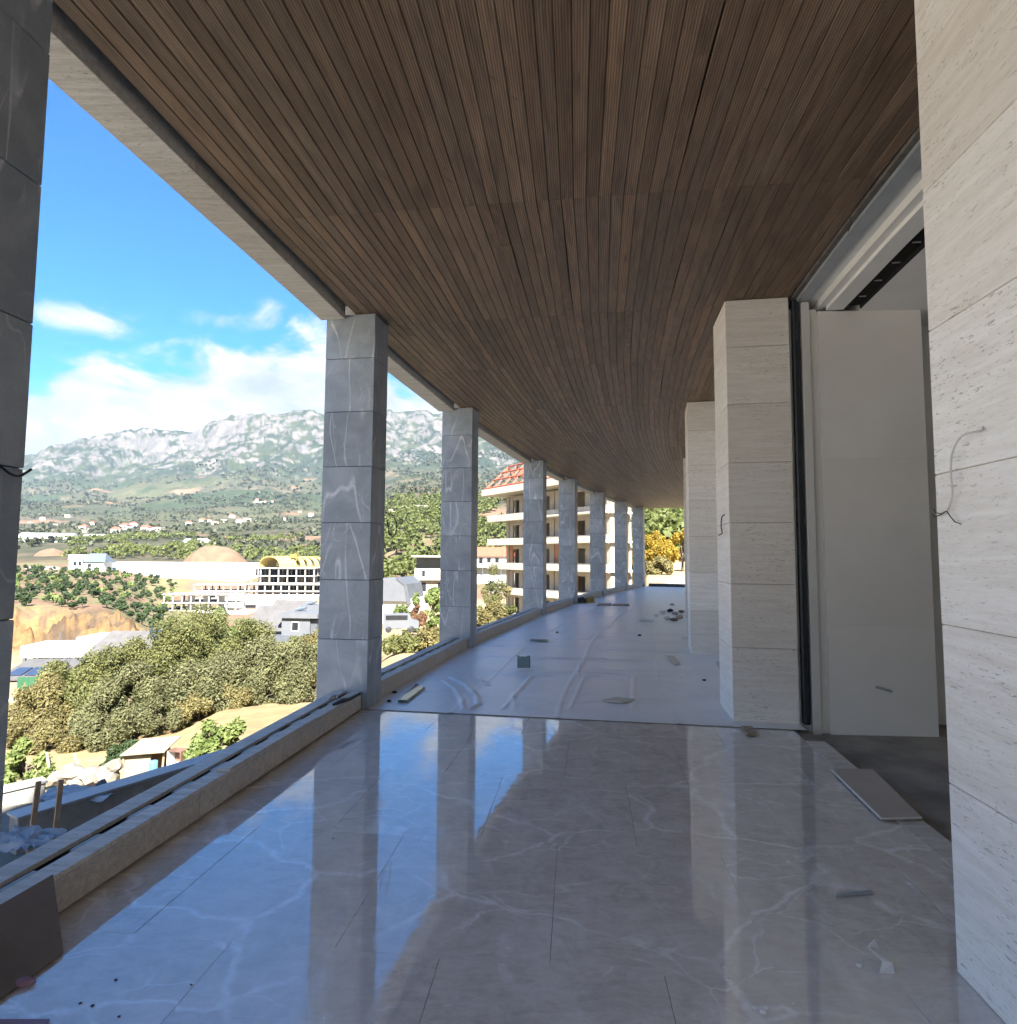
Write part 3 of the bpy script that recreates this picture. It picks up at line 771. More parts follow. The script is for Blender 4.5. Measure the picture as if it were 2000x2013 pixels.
o = MB().box(-0.255, -0.192, -0.035, 0.03, 0.09, H + 0.06).build('membrane_strip', 'black_membrane', None, 0.01, loc=(pA[0], 5.87, -0.09), rz=R(-3))
tag(o, 'tall black membrane strip between the travertine pillar and the white jamb', 'strip')
dp = at_y(1858, 1330, 7.4)
dd_ = empty('dark_room_panel', (dp[0], 7.4, -0.09), 0, 'tall dark brown panel standing in for the unlit room between the white partition and the bright wall end', 'door')
MB().box(-0.55, 1.6, 0, 0.08, 0.0, 3.15).build('dark_sheet', 'brown_void', dd_)  # dark panel added where only the unlit room beyond shows
MB().box(-0.62, -0.551, -0.03, 0.1, 0.0, 3.22).build('panel_rim', 'rust_brown', dd_)
MB().box(-0.551, 1.6, -0.03, 0.1, 3.151, 3.22).build('panel_rim', 'rust_brown', dd_)
MB().tube([(-0.42, -0.01, 1.0), (-0.42, -0.06, 1.0), (-0.30, -0.06, 1.0)], 0.01, 6).build('panel_handle', 'steel', dd_)
# ------------------------------------------------------------------ terrain: one sheet from the foot of the house to behind the mountains
def hy(x): return 1092.5 + 0.0059 * (x - 1000)
def zrow(x, y, Y): return CAM_H - (y - hy(x)) / FPX * Y      # height of a point seen at pixel row y, depth Y
T_X = [-150, 0, 100, 200, 340, 480, 640, 800, 980, 1150, 1235, 1275, 1400, 1700]
T_Y = [0, 6, 10, 14, 18, 24, 32, 36, 45, 70, 90, 110, 118, 135, 200, 240, 300, 400, 600, 1000, 1500, 2000, 2400, 2700, 3100, 3700, 7000]
L_ = [-2.3, -2.3, -2.4, -3.7, -5.2, -6.3, -7.4, -8.6, -11, -13, -15, -16.8, -16.6, -10.8, -10, -8.2, -6, -2]
C_ = [-2.3, -2.3, -2.4, -3.7, -5.1, -6.0, -7.0, -8.3, -10.5, -12, -14, -16, -16.5, -16.5, -17.5, -16, -9, -3]
D_ = [-2.3, -2.3, -2.4, -3.2, -4.3, -5.1, -6.0, -7.4, -9.6, -11.5, -13.5, -15, -15.4, -16.4, -18.5, -17.5, -10.5, -4]
E_ = [-2.3, -2.3, -2.3, -2.5, -2.8, -3.1, -3.5, -4.0, -5.3, -7.6, -8.2, -8.6, -9, -9.8, -9, -6, 1, 20]
F_ = [-2.3, -2.3, -2.3, -2.4, -2.6, -2.9, -3.5, -4.4, -6.2, -7.6, -8.0, -8, -8, -8, -6, -3, 3, 20]
G_ = [-2.3, -2.3, -2.3, -2.4, -2.5, -2.6, -3.2, -4.0, -5.6, -7.6, -7.6, -7, -6.5, -5, 0, 5, 12, 26]
H_ = [-2.5] * 6 + [-1.2, -0.5, -0.35, -0.30, 0.2, 1.6, 2.2, 4.0, 11, 15, 22, 34]
ridge = {-150: 925, 0: 905, 100: 876, 200: 856, 340: 826, 480: 800, 640: 806, 800: 812, 980: 815, 1150: 825, 1235: 830, 1275: 835, 1400: 860, 1700: 900}
T_Z = []
for x in T_X:
    near = L_ if x <= 200 else C_ if x <= 340 else D_ if x <= 640 else E_ if x <= 800 else F_ if x <= 980 else G_ if x <= 1150 else H_
    if x == 1235: near = [0.5 * (a + b) for a, b in zip(G_, H_)]
    r_ = ridge[x]; left = x <= 640
    rows = [1062, 1036, 1003, 968, 938, 903] if left else [985, 965, 950, 930, 905, 868]
    dr = (r_ - (780 if left else 795)) * 0.35
    rows = [y + dr * k for y, k in zip(rows, (0.05, 0.1, 0.3, 0.6, 0.9, 1.0))]
    far = [zrow(x, y, Y) for y, Y in zip(rows, (600, 1000, 1500, 2000, 2400, 2700))]
    top = zrow(x, r_, 3100)
    T_Z.append(near + far + [top, top * 0.93, top * 0.5])
T_Z = np.array(T_Z)
T_U = np.array([(x - 1000) / FPX for x in T_X])
def base_height(X, Y):
    X = np.asarray(X, float); Y = np.asarray(Y, float)
    phi = np.arctan2(X, Y); r = np.hypot(X, Y)
    pc = np.clip(phi, R(-46), R(32)); D = r * np.cos(pc); u = np.tan(pc)
    cols = np.array([np.interp(D, T_Y, T_Z[i]) for i in range(len(T_X))])       # (k, n...)
    k = np.clip(np.searchsorted(T_U, u) - 1, 0, len(T_U) - 2)
    f = np.clip((u - T_U[k]) / (T_U[k + 1] - T_U[k]), 0, 1); f = f * f * (3 - 2 * f)
    a = np.take_along_axis(cols, k[None], 0)[0]; b = np.take_along_axis(cols, (k + 1)[None], 0)[0]
    z = a + (b - a) * f
    behind = np.clip((np.abs(phi - R(-7)) - R(45)) / R(25), 0, 1)               # lower, flatter country out of the view
    z = z * (1 - behind) + behind * np.where(D < 40, np.minimum(z, -2.5), np.clip(z * 0.5, -12, 260))
    return z, D
def height(X, Y, detail=True):
    z, D = base_height(X, Y)
    if detail:
        amp = np.interp(D, [12, 40, 100, 300, 600, 1000, 2000, 2500, 2900, 3400], [0.0, 0.25, 0.7, 1.6, 7, 15, 42, 95, 120, 70])
        wl = np.interp(D, [12, 100, 600, 1500, 2600], [5, 18, 110, 260, 420])
        n = fbm(X / 420, Y / 420, 6, 3, 0.55, ridged=True) - 0.62
        n2 = fbm(X / 90, Y / 90, 5, 9, 0.55) - 0.5
        n3 = fbm(X / 9, Y / 9, 4, 14) - 0.5
        k = np.clip((D - 500) / 900, 0, 1)
        m3 = np.clip((200 - D) / 150, 0, 1)
        z = z + amp * (1.5 * n * k + n2 * (1 - m3) * (0.45 + 0.55 * (1 - k)) + n3 * m3)
        # rocky cut below the orchard
        X_ = np.asarray(X, float); u = X_ / np.maximum(np.asarray(Y, float), 1)
        cl = np.exp(-((D - 126) / 9) ** 2) * np.clip((-0.50 - u) * 12, 0, 1)
        z = z + cl * 12.0 * (fbm(X_ / 8, np.asarray(Y, float) / 8, 5, 31, 0.62, True) - 0.66)
    return z
def gz(X, Y): return float(height(np.array([X]), np.array([Y]))[0])

def build_terrain():
    ph = np.concatenate([np.linspace(-180, -50, 60)[:-1], np.linspace(-50, 24, 660), np.linspace(24, 180, 70)[1:]])
    rr = np.concatenate([np.geomspace(2.2, 90, 95)[:-1], np.geomspace(90, 300, 90)[:-1], np.geomspace(300, 1900, 100)[:-1], np.geomspace(1900, 3800, 170)[:-1], np.geomspace(3800, 6800, 12)])
    P, Q = np.meshgrid(np.radians(ph), rr, indexing='ij')
    # nudge the rings so they do not read as circles
    X = np.sin(P) * Q; Y = np.cos(P) * Q
    Z = height(X, Y); zb, D = base_height(X, Y)
    # ---- colour zones (what the ground is made of)
    def c(*v): return np.array(v)[None, None, :]
    def blend(a, b, m): return a * (1 - m[..., None]) + b * m[..., None]
    def sst(v, lo, hi): k = np.clip((v - lo) / (hi - lo), 0, 1); return k * k * (3 - 2 * k)
    nA = fbm(X / 60, Y / 60, 5, 41, 0.6); nB = fbm(X / 14, Y / 14, 4, 47, 0.6); nC = fbm(X / 260, Y / 260, 5, 53, 0.58); nD = fbm(X / 3, Y / 3, 4, 59, 0.6)
    u = X / np.maximum(Y, 1)
    dirt = blend(np.broadcast_to(c(0.28, 0.21, 0.12), X.shape + (3,)), c(0.33, 0.26, 0.15), sst(nD, 0.4, 0.65))
    col = blend(dirt, c(0.24, 0.21, 0.10), sst(nB, 0.5, 0.7) * 0.5)
    # track of bare yellow earth, and the dusty yard near the house
    tr = np.exp(-((D - 27.5) / 5.5) ** 2)
    col = blend(col, c(0.30, 0.22, 0.115), np.clip(tr, 0, 1) * 0.9)
    col = blend(col, c(0.20, 0.185, 0.16), sst(D, 17, 11))
    phi_ = np.arctan2(X, Y)
    col = blend(col, c(0.40, 0.37, 0.32), sst(-phi_, R(44), R(56)) * sst(D, 70, 40) * sst(Q, 7, 12))  # paler ground out of view, added to bounce light into the gallery
    # orchard soil and the orange rock cut
    soil = blend(np.broadcast_to(c(0.15, 0.098, 0.064), X.shape + (3,)), c(0.12, 0.12, 0.055), sst(nB, 0.45, 0.62) * 0.8)
    col = blend(col, soil, sst(D, 125, 140))
    rock = blend(np.broadcast_to(c(0.175, 0.105, 0.046), X.shape + (3,)), c(0.088, 0.062, 0.040), sst(nD, 0.40, 0.62))
    col = blend(col, rock, np.exp(-((D - 125) / 13) ** 4) * sst(-u, 0.50, 0.58))
    # foothills: scrub, pale earth, fields
    foot = blend(np.broadcast_to(c(0.043, 0.044, 0.025), X.shape + (3,)), c(0.092, 0.072, 0.047), sst(nA * 0.6 + nB * 0.4, 0.50, 0.66) * 0.85)
    foot = blend(foot, c(0.052, 0.056, 0.025), sst(nC, 0.52, 0.62) * 0.6)
    foot = blend(foot, c(0.14, 0.088, 0.057), sst(fbm(X / 130, Y / 70, 3, 77), 0.66, 0.74))
    col = blend(col, foot, sst(D, 300, 420))
    # mountain: dark woods with pale limestone showing on the steep and broken ground
    gx = np.gradient(Z, axis=1) / np.gradient(Q, axis=1)
    gy = np.gradient(Z, axis=0) / np.maximum(np.gradient(P, axis=0) * Q, 1e-3)
    slope = np.hypot(gx, gy)
    mt = blend(np.broadcast_to(c(0.016, 0.023, 0.014), X.shape + (3,)), c(0.030, 0.037, 0.019), sst(nA, 0.42, 0.62))
    hrel = Z
    nr = fbm(X / 75, Y / 45 , 5, 61, 0.62, True); nf = fbm(X / 34, Z / 22 + Y / 60, 5, 67, 0.68)
    rk = slope * 0.55 + (nr - 0.6) * 1.9 + (nf - 0.5) * 1.7 + sst(hrel, 330, 560) * 0.24 + (nC - 0.5) * 0.8
    rockc = blend(np.broadcast_to(c(0.072, 0.068, 0.065), X.shape + (3,)), c(0.108, 0.096, 0.085), sst(nf, 0.45, 0.7))
    mt = blend(mt, rockc, sst(rk, 0.76, 0.86) * sst(hrel, 270, 360))
    shade_wood = sst(fbm(X / 300 + 4, Y / 240, 4, 83, 0.5), 0.46, 0.56)  # dark woods, also cloud shadow on the slope put in as colour
    lowm = blend(foot, c(0.026, 0.037, 0.017), shade_wood * sst(D, 1300, 1800))
    col = blend(col, lowm, sst(D, 900, 1400))
    col = blend(col, mt, sst(Z + (nA - 0.5) * 130, 255, 330) * sst(D, 1500, 2100))
    idx = np.arange(X.size).reshape(X.shape)
    F = np.stack([idx[:-1, :-1], idx[:-1, 1:], idx[1:, 1:], idx[1:, :-1]], -1).reshape(-1, 4)[:, ::-1]
    me = mesh_np('ground', np.stack([X, Y, Z], -1).reshape(-1, 3), F, 'terrain', True)
    a = me.color_attributes.new('zone', 'FLOAT_COLOR', 'POINT')
    rgba_ = np.concatenate([col, np.ones(col.shape[:2] + (1,))], -1).astype(np.float32)
    a.data.foreach_set('color', rgba_.ravel())
    tag(obj('ground', me), kind='structure')
build_terrain()

# ------------------------------------------------------------------ plants
def leaf_quads(pts, nrm, size, aspect=0.55, r=None):
    """one bent-free quad per point, roughly facing nrm"""
    r = r or rng; n = len(pts)
    nrm = nrm + r.normal(0, 0.75, (n, 3)); nrm /= np.linalg.norm(nrm, axis=1, keepdims=True)
    a = np.cross(nrm, r.normal(0, 1, (n, 3))); a /= np.linalg.norm(a, axis=1, keepdims=True) + 1e-9
    b = np.cross(nrm, a); s = size * r.uniform(0.5, 1.6, (n, 1))
    a = a * s * 0.5; b = b * s * aspect * 0.5
    V = np.stack([pts - a, pts + b * 0.9 - a * 0.1, pts + a, pts - b * 0.9 - a * 0.1], 1).reshape(-1, 3)
    return V, np.arange(4 * n).reshape(n, 4)
def crown_points(balls, n, r):
    vol = np.array([b[1] ** 2 for b in balls]); pick = r.choice(len(balls), n, p=vol / vol.sum())
    C = np.array([b[0] for b in balls])[pick]; Rr = np.array([b[1] for b in balls])[pick]
    d = r.normal(0, 1, (n, 3)); d /= np.linalg.norm(d, axis=1, keepdims=True)
    rad = Rr * (0.35 + 0.65 * r.uniform(0, 1, n) ** 0.5) * r.uniform(0.8, 1.12, n)
    return C + d * rad[:, None] * np.array([1, 1, 0.85]), d
def make_tree(name, loc, hgt, width, mat, seed, label, cat, group=None, n_leaf=9000, leaf_size=0.14, trunk_h=0.25, balls=26, flat=0.9, rz=None):
    r = np.random.default_rng(seed); root = empty(name, loc, rz if rz is not None else r.uniform(0, 6), label, cat, group)
    bs = []
    for k in range(balls):
        d = r.normal(0, 1, 3); d /= np.linalg.norm(d); d[2] = abs(d[2]) * 1.0 if r.random() < 0.8 else d[2] * 0.5
        q = np.array([d[0] * width * 0.5, d[1] * width * 0.5, hgt * (trunk_h + (1 - trunk_h) * (0.30 + 0.55 * d[2]))]) * np.array([1, 1, 1]) * r.uniform(0.55, 0.95, 3)
        q[2] = max(q[2], hgt * trunk_h * 0.8)
        bs.append((q, width * r.uniform(0.10, 0.19)))
    pts, nr = crown_points(bs, n_leaf, r)
    kz = hgt / np.percentile(pts[:, 2], 99.3); kw = width * 0.5 / np.percentile(np.hypot(pts[:, 0], pts[:, 1]), 97)
    pts *= np.array([kw, kw, kz]); bs = [(q * np.array([kw, kw, kz]), rr_) for q, rr_ in bs]
    pts[:, 2] = np.maximum(pts[:, 2], 0.05)
    V, F = leaf_quads(pts, nr + np.array([0, 0, 0.4]), leaf_size, r=r)
    obj('crown', mesh_np('crown', V, F, mat), root)
    mb = MB(); top = np.array([r.normal(0, 0.05) * width, r.normal(0, 0.05) * width, hgt * 0.55])
    mb.tube([(0, 0, -0.5), (top[0] * 0.4, top[1] * 0.4, hgt * 0.25), tuple(top)], [hgt * 0.035, hgt * 0.028, hgt * 0.014], 7)
    for k in range(min(9, balls)):
        q = bs[k][0]; st = top * (0.35 + 0.06 * k)
        mb.tube([tuple(st), tuple(st * 0.5 + q * 0.5 + np.array([0, 0, 0.08 * hgt])), tuple(q)], [hgt * 0.015, hgt * 0.010, hgt * 0.004], 5)
    obj('trunk', mb.mesh('trunk', 'bark', smooth=True), root)
    return root
def ground_at(x, y, Y):
    p = at_y(x, y, Y); return np.array([p[0], p[1], gz(p[0], p[1]) - 0.05])

# scrub oaks behind the earth track: x of the middle, depth, pixel row of the top, width in pixels
oaks = [(95, 29, 1335, 120, 'leaf_dry', 'low dry olive-brown shrub, leftmost of the scrub behind the track'),
        (150, 31, 1290, 120, 'leaf_olive', 'olive scrub oak rising in front of the unfinished white house'),
        (200, 30, 1280, 120, 'leaf_olive', 'olive scrub oak below the dark hipped roof'),
        (248, 28.5, 1310, 120, 'leaf_grey', 'greyish scrub oak in front, left of the tallest oak'),
        (305, 32, 1232, 120, 'leaf_olive', 'olive scrub oak leaning against the left side of the tallest one'),
        (358, 34, 1200, 150, 'leaf_olive', 'tallest dense olive scrub oak in the middle of the thicket'),
        (445, 37, 1204, 120, 'leaf_green', 'greener oak crown rising beside the tallest one before the white base wall'),
        (425, 31, 1290, 140, 'leaf_grey', 'grey-green scrub oak with dark gaps, right of the tallest oak'),
        (492, 35, 1222, 110, 'leaf_olive', 'olive scrub oak left of the grey dormer houses'),
        (530, 33, 1258, 130, 'leaf_grey', 'pale grey-green scrub oak below the grey dormer house'),
        (592, 34, 1264, 120, 'leaf_grey', 'grey-green scrub oak partly hidden by the nearest full grey column'),
        (632, 36, 1228, 90, 'leaf_dry', 'yellowish autumn shrub right behind the nearest full grey column')]
for i, (x, Y, ytop, wpx, mat, lab) in enumerate(oaks):
    g = ground_at(x, 1300, Y); top = at_y(x, ytop, Y)[2]; hgt = max(1.6, top - g[2])
    make_tree('scrub_oak', g, hgt, wpx * Y / FPX * 1.22, mat, 100 + i, lab, 'tree', 'scrub oaks behind the earth track', 30000, 0.115, 0.05, 34)
# low dry brush along the edge of the track
for i, (x, Y, ytop, wpx, mat, lab) in enumerate([
        (45, 26.5, 1405, 90, 'leaf_dry', 'yellowish dry brush in front of the scrub at far left'),
        (120, 26, 1420, 120, 'leaf_dry', 'brown dry brush below the leftmost scrub oaks'),
        (205, 26.5, 1395, 110, 'leaf_grey', 'grey dry brush under the olive oaks left of the tallest one'),
        (310, 28, 1372, 120, 'leaf_grey', 'grey brush at the foot of the tallest oak'),
        (390, 29, 1365, 90, 'leaf_dry', 'low straw-coloured brush right of the foot of the tallest oak'),
        (460, 30.5, 1345, 90, 'leaf_dry', 'straw-coloured brush beside the track under the grey oaks'),
        (545, 32, 1335, 110, 'leaf_grey', 'low grey brush near the right end of the track')]):
    g = ground_at(x, 1400, Y); hgt = max(0.8, at_y(x, ytop, Y)[2] - g[2])
    make_tree('dry_brush', g, hgt, wpx * Y / FPX, mat, 140 + i, lab, 'shrub', 'dry brush along the track', 9000, 0.10, 0.0, 16)
for i, (x, ybase, Y, ytop, wpx, mat, lab) in enumerate([
        (50, 1530, 16.5, 1462, 95, 'leaf_green', 'fresh green bush at the left edge beyond the concrete walls'),
        (428, 1478, 17.5, 1418, 100, 'leaf_green', 'light green leafy bush beside the kerb in the middle of the first bay'),
        (228, 1500, 19.5, 1474, 60, 'leaf_dark', 'small blue-green bush left of the tarp shelter'),
        (262, 1490, 21, 1458, 60, 'leaf_dark', 'small dark bush behind the tarp shelter'),
        (52, 1385, 45, 1362, 40, 'leaf_yellow', 'small yellow bush below the green metal wall')]):
    g = ground_at(x, ybase, Y); p = at_y(x, ybase, Y); g[2] = min(g[2], p[2]) if i != 4 else g[2]
    hgt = at_y(x, ytop, Y)[2] - g[2]
    make_tree('leafy_bush', g, max(0.5, hgt) * 1.05, wpx * Y / FPX, mat, 160 + i, lab, 'bush', None, 3600, 0.13, 0.0, 14)
# shrubs seen through the next bays
for i, (x, Y, ytop, wpx, mat, lab) in enumerate([
        (790, 33, 1248, 70, 'leaf_olive', 'olive shrub at the foot of the view in the second bay, left'),
        (842, 34, 1236, 70, 'leaf_dry', 'dry yellow-green shrub in the second bay, beside the second full column'),
        (812, 75, 1170, 34, 'leaf_green', 'green tree beside the white gabled house in the second bay'),
        (824, 70, 1192, 24, 'leaf_red', 'small reddish-brown shrub in the second bay'),
        (852, 72, 1160, 46, 'leaf_green', 'yellow-green tree in the second bay next to the column'),
        (786, 80, 1192, 36, 'leaf_green', 'bright green hedge below the white gabled house'),
        (965, 52, 1120, 60, 'leaf_olive', 'olive tree left of the apartment block, below the red-roofed building'),
        (985, 44, 1160, 60, 'leaf_dry', 'dry ochre shrub at the corner of the apartment block'),
        (955, 38, 1190, 60, 'leaf_dry', 'straw-coloured shrub next to the second full column'),
        (1010, 40, 1195, 50, 'leaf_olive', 'low olive shrub under the balconies of the apartment block')]):
    g = ground_at(x, 1200, Y); hgt = max(1.0, at_y(x, ytop, Y)[2] - g[2])
    make_tree('garden_tree', g, hgt * 1.03, max(wpx * Y / FPX, 0.5 * hgt), mat, 180 + i, lab, 'tree', None, 6000, 0.17 if Y < 60 else 0.3, 0.08, 20)
# autumn trees beyond the far end
for i, (x, Y, ytop, wpx, mat, lab) in enumerate([
        (1282, 76, 1046, 46, 'leaf_yellow', 'golden autumn tree next to the farthest column'),
        (1312, 72, 1056, 52, 'leaf_yellow', 'golden autumn tree in the middle of the far opening'),
        (1342, 74, 1042, 52, 'leaf_yellow', 'golden autumn tree at the right side of the far opening'),
        (1253, 78, 1058, 40, 'leaf_yellow', 'golden autumn tree glimpsed between the last two columns'),
        (1298, 66, 1096, 60, 'leaf_dry', 'low ochre bush under the golden trees')]):
    g = ground_at(x, 1120, Y); hgt = max(1.0, at_y(x, ytop, Y)[2] - g[2])
    make_tree('autumn_tree', g, hgt, wpx * Y / FPX, mat, 210 + i, lab, 'tree', 'autumn trees beyond the far end', 6000, 0.22, 0.06, 22)

def instances(base_V, base_F, pos, scale, rot):
    n = len(pos); c, s = np.cos(rot), np.sin(rot)
    V = np.empty((n, len(base_V), 3))
    V[..., 0] = (base_V[None, :, 0] * c[:, None] - base_V[None, :, 1] * s[:, None]) * scale[:, None] + pos[:, None, 0]
    V[..., 1] = (base_V[None, :, 0] * s[:, None] + base_V[None, :, 1] * c[:, None]) * scale[:, None] + pos[:, None, 1]
    V[..., 2] = base_V[None, :, 2] * scale[:, None] + pos[:, None, 2]
    F = base_F[None] + (np.arange(n) * len(base_V))[:, None, None]
    return V.reshape(-1, 3), F.reshape(-1, base_F.shape[1])
def blob(n, seed, size, hgt=1.0, wid=0.9, balls=5):
    r = np.random.default_rng(seed)
    bs = [(np.array([r.normal(0, 0.16) * wid, r.normal(0, 0.16) * wid, hgt * r.uniform(0.35, 0.85)]), wid * r.uniform(0.20, 0.34)) for _ in range(balls)]
    p, d = crown_points(bs, n, r); p[:, 2] = np.maximum(p[:, 2], 0.0)
    return leaf_quads(p, d + np.array([0, 0, 0.3]), size, 0.8, r)
def scatter(name, mat, n, u0, u1, d0, d1, s0, s1, label, cat, dens=None, seed=1, nb=70, size=0.34, hgt=1.0):
    r = np.random.default_rng(seed); Vs, Fs, k = [], [], 0
    u = r.uniform(u0, u1, n); D = np.sqrt(r.uniform(d0 ** 2, d1 ** 2, n)); X = u * D
    keep = np.ones(n, bool) if dens is None else r.uniform(0, 1, n) < dens(X, D, u)
    X, D = X[keep], D[keep]; n = len(X); Z = height(X, D)
    for v in range(4):
        m_ = np.arange(n) % 4 == v
        bV, bF = blob(nb, seed * 10 + v, size, hgt)
        V, F = instances(bV, bF, np.stack([X, D, Z], -1)[m_], r.uniform(s0, s1, m_.sum()), r.uniform(0, 6.28, m_.sum()))
        Vs.append(V); Fs.append(F + k); k += len(V)
    o = obj(name, mesh_np(name, np.concatenate(Vs), np.concatenate(Fs), mat))
    return tag(o, label, cat, kind='stuff')
nz = lambda X, Y, s, sd: fbm(X / s, Y / s, 3, sd)
scatter('pine_wood', 'leaf_pine', 2600, -0.26, 0.42, 215, 620, 5.5, 9.5, 'light green pine wood on the hill behind the columns', 'wood', lambda X, Y, u: np.clip((nz(X, Y, 55, 5) - 0.36) * 5, 0, 1), 1, 110, 0.2)
scatter('pine_slope', 'leaf_pine', 500, 0.17, 0.42, 100, 260, 4.5, 8.0, 'pines on the slope beyond the golden trees at the far end', 'wood', None, 8, 160, 0.16)
scatter('pine_grove', 'leaf_pine', 900, -0.72, -0.27, 390, 640, 4.5, 7.5, 'green pine groves on the low hills behind the greenhouse', 'wood', lambda X, Y, u: np.clip((nz(X, Y, 60, 7) - 0.42) * 5, 0, 1), 2, 70, 0.26)
scatter('hillside_scrub', 'leaf_scrub', 12000, -0.95, 0.45, 480, 1700, 2.5, 9, 'dark scrub dotted over the lower slopes of the mountain', 'scrub', lambda X, Y, u: np.clip((nz(X, Y, 70, 11) - 0.46) * 9, 0, 1), 3, 16, 0.55, 0.7)
scatter('mountain_woods', 'leaf_scrub', 9000, -0.95, 0.45, 1600, 2600, 5, 14, 'dark woods on the upper slopes below the cliffs', 'wood', lambda X, Y, u: np.clip((nz(X, Y, 130, 13) - 0.46) * 9, 0, 1), 4, 12, 0.6, 0.7)
scatter('valley_brush', 'leaf_olive', 420, -0.58, -0.2, 48, 130, 1.2, 3.0, 'patchy olive brush between the valley houses', 'brush', lambda X, Y, u: np.clip((nz(X, Y, 14, 17) - 0.42) * 5, 0, 1), 5, 90, 0.3)

# orchard bushes on the red soil above the rock cut: single plants
def orchard():
    r = np.random.default_rng(5); protos = []
    for k in range(4):
        V, F = blob(170, 300 + k, 0.30, 1.0, 1.0, 6); protos.append((mesh_np('crown', V, F, 'leaf_dark'), mesh_np('crown', V, F, 'leaf_green')))
    tm = MB().tube([(0, 0, -0.3), (0.02, 0, 0.5)], [0.05, 0.03], 5).mesh('trunk', 'bark')
    lab = 'small dark green orchard tree on the red terraced slope above the rock cut'
    n = 0; rows = np.linspace(141, 285, 15)
    for j, D in enumerate(rows):
        for u in np.arange(-0.83, -0.545, 0.0165 * (190 / D) ** 0.35):
            uu = u + r.normal(0, 0.004); DD = D + r.normal(0, 2.2)
            if r.random() < 0.12 + 0.12 * (uu > -0.66): continue
            X = uu * DD; z = gz(X, DD)
            root = empty('orchard_tree', (X, DD, z), r.uniform(0, 6), lab, 'tree', 'orchard trees above the rock cut')
            sc = r.uniform(1.6, 2.9); root.scale = (sc, sc, sc)
            obj('crown', protos[n % 4][1 if r.random() < 0.22 else 0], root); obj('trunk', tm, root); n += 1
orchard()
# ------------------------------------------------------------------ houses of the valley
def site(name, x, ybase, Y, rz, label, cat='house', group=None):
    """Empty at a building's base; returns it with metres per photo pixel at that depth"""
    p = at_y(x, ybase, Y); return empty(name, p, R(rz), label, cat, group), Y / FPX
def win(parent, x0, x1, z0, z1, y=-0.001, frame='house_white', depth=0.12):
    """window set into a wall whose face lies at y: frame proud of the wall, dark pane behind"""
    f = MB(); t_ = min(0.10, (x1 - x0) * 0.12)
    f.box(x0 - t_, x1 + t_, y - 0.05, y + 0.02, z1, z1 + t_).box(x0 - t_, x1 + t_, y - 0.07, y + 0.02, z0 - t_, z0)
    f.box(x0 - t_, x0, y - 0.05, y + 0.02, z0, z1).box(x1, x1 + t_, y - 0.05, y + 0.02, z0, z1)
    w_ = f.build('window', frame, parent)
    MB().box(x0, x1, y - 0.012, y + 0.02, z0, z1).build('pane', 'window_dark', w_)

# white house with blue hipped roof, beside the greenhouse
h, k = site('white_house', 168, 1126, 285, 4, 'white two-storey house with a slate-blue roof, left end of the long greenhouse')
MB().box(-7.5, -1.5, 0, 7, -4, 6.2).build('wall', 'house_white', h)
MB().box(-1.4, 7.6, 0.4, 8, -4, 5.0).build('wall', 'house_white', h)
MB().prism([(-7.8, 6.2), (-1.3, 6.2), (-1.6, 8.4), (-7.5, 8.4)], 'y', -0.5, 7.4).build('white_loft', 'house_white', h)
MB().add([(-1.9, -0.4, 5.0), (8.6, -0.4, 5.0), (8.6, 8.8, 5.0), (-1.9, 8.8, 5.0), (-0.6, 4, 9.0), (6.6, 4, 9.0)], [(0, 1, 5, 4), (1, 2, 5), (2, 3, 4, 5), (3, 0, 4), (3, 2, 1, 0)]).build('roof', 'roof_blue', h)
for x0 in (-5.6, -3.4): win(h, x0, x0 + 1.4, 3.2, 5.2)
win(h, -5.0, -3.6, 0.2, 1.8); win(h, 0.6, 2.2, 2.6, 4.2, 0.4); win(h, 1.0, 2.4, -0.6, 0.8, 0.4)
# low white shed
h, k = site('white_shed', 72, 1128, 292, 2, 'low long white shed at the left edge of the orchard')
MB().box(-5.6, 5.4, 0, 5, -3, 3.0).build('wall', 'house_white', h); MB().box(-6, 5.8, -0.6, 5.4, 3.0, 3.4).build('roof', 'house_white', h)
win(h, 0.6, 3.4, -0.4, 1.6); MB().box(7.2, 9.2, 0, 2, -3, 3.2).build('pillar', 'house_white', h)
# garden wall below the shed
h, k = site('garden_wall', 75, 1136, 280, 0, 'thin white garden wall in front of the low shed', 'wall')
MB().box(-10, 8, 0, 0.4, -2, 0.8).build('wall', 'house_white', h)
# long white greenhouse
h, k = site('greenhouse', 345, 1138, 300, -1.5, 'very long white greenhouse roof stretching behind the building site', 'greenhouse')
MB().prism([(-5.6, -3), (5.6, -3), (5.6, 4.2), (3.2, 6.2), (0, 7.0), (-3.2, 6.2), (-5.6, 4.2)], 'x', -37, 37).build('front_bay', 'greenhouse_film', h)
MB().prism([(5.8, -3), (17, -3), (17, 5.2), (14.4, 7.2), (11.2, 8.0), (8.2, 7.2), (5.8, 5.2)], 'x', -37, 37).build('rear_bay', 'greenhouse_film', h)
MB().box(-37.2, 37.2, -5.9, -5.62, 4.0, 4.3).build('gutter', 'wall_grey', h)
for q in range(9): MB().box(-36.5 + q * 9.1, -36.3 + q * 9.1, -5.75, -5.62, -3, 4.0).build('post', 'wall_grey', h)
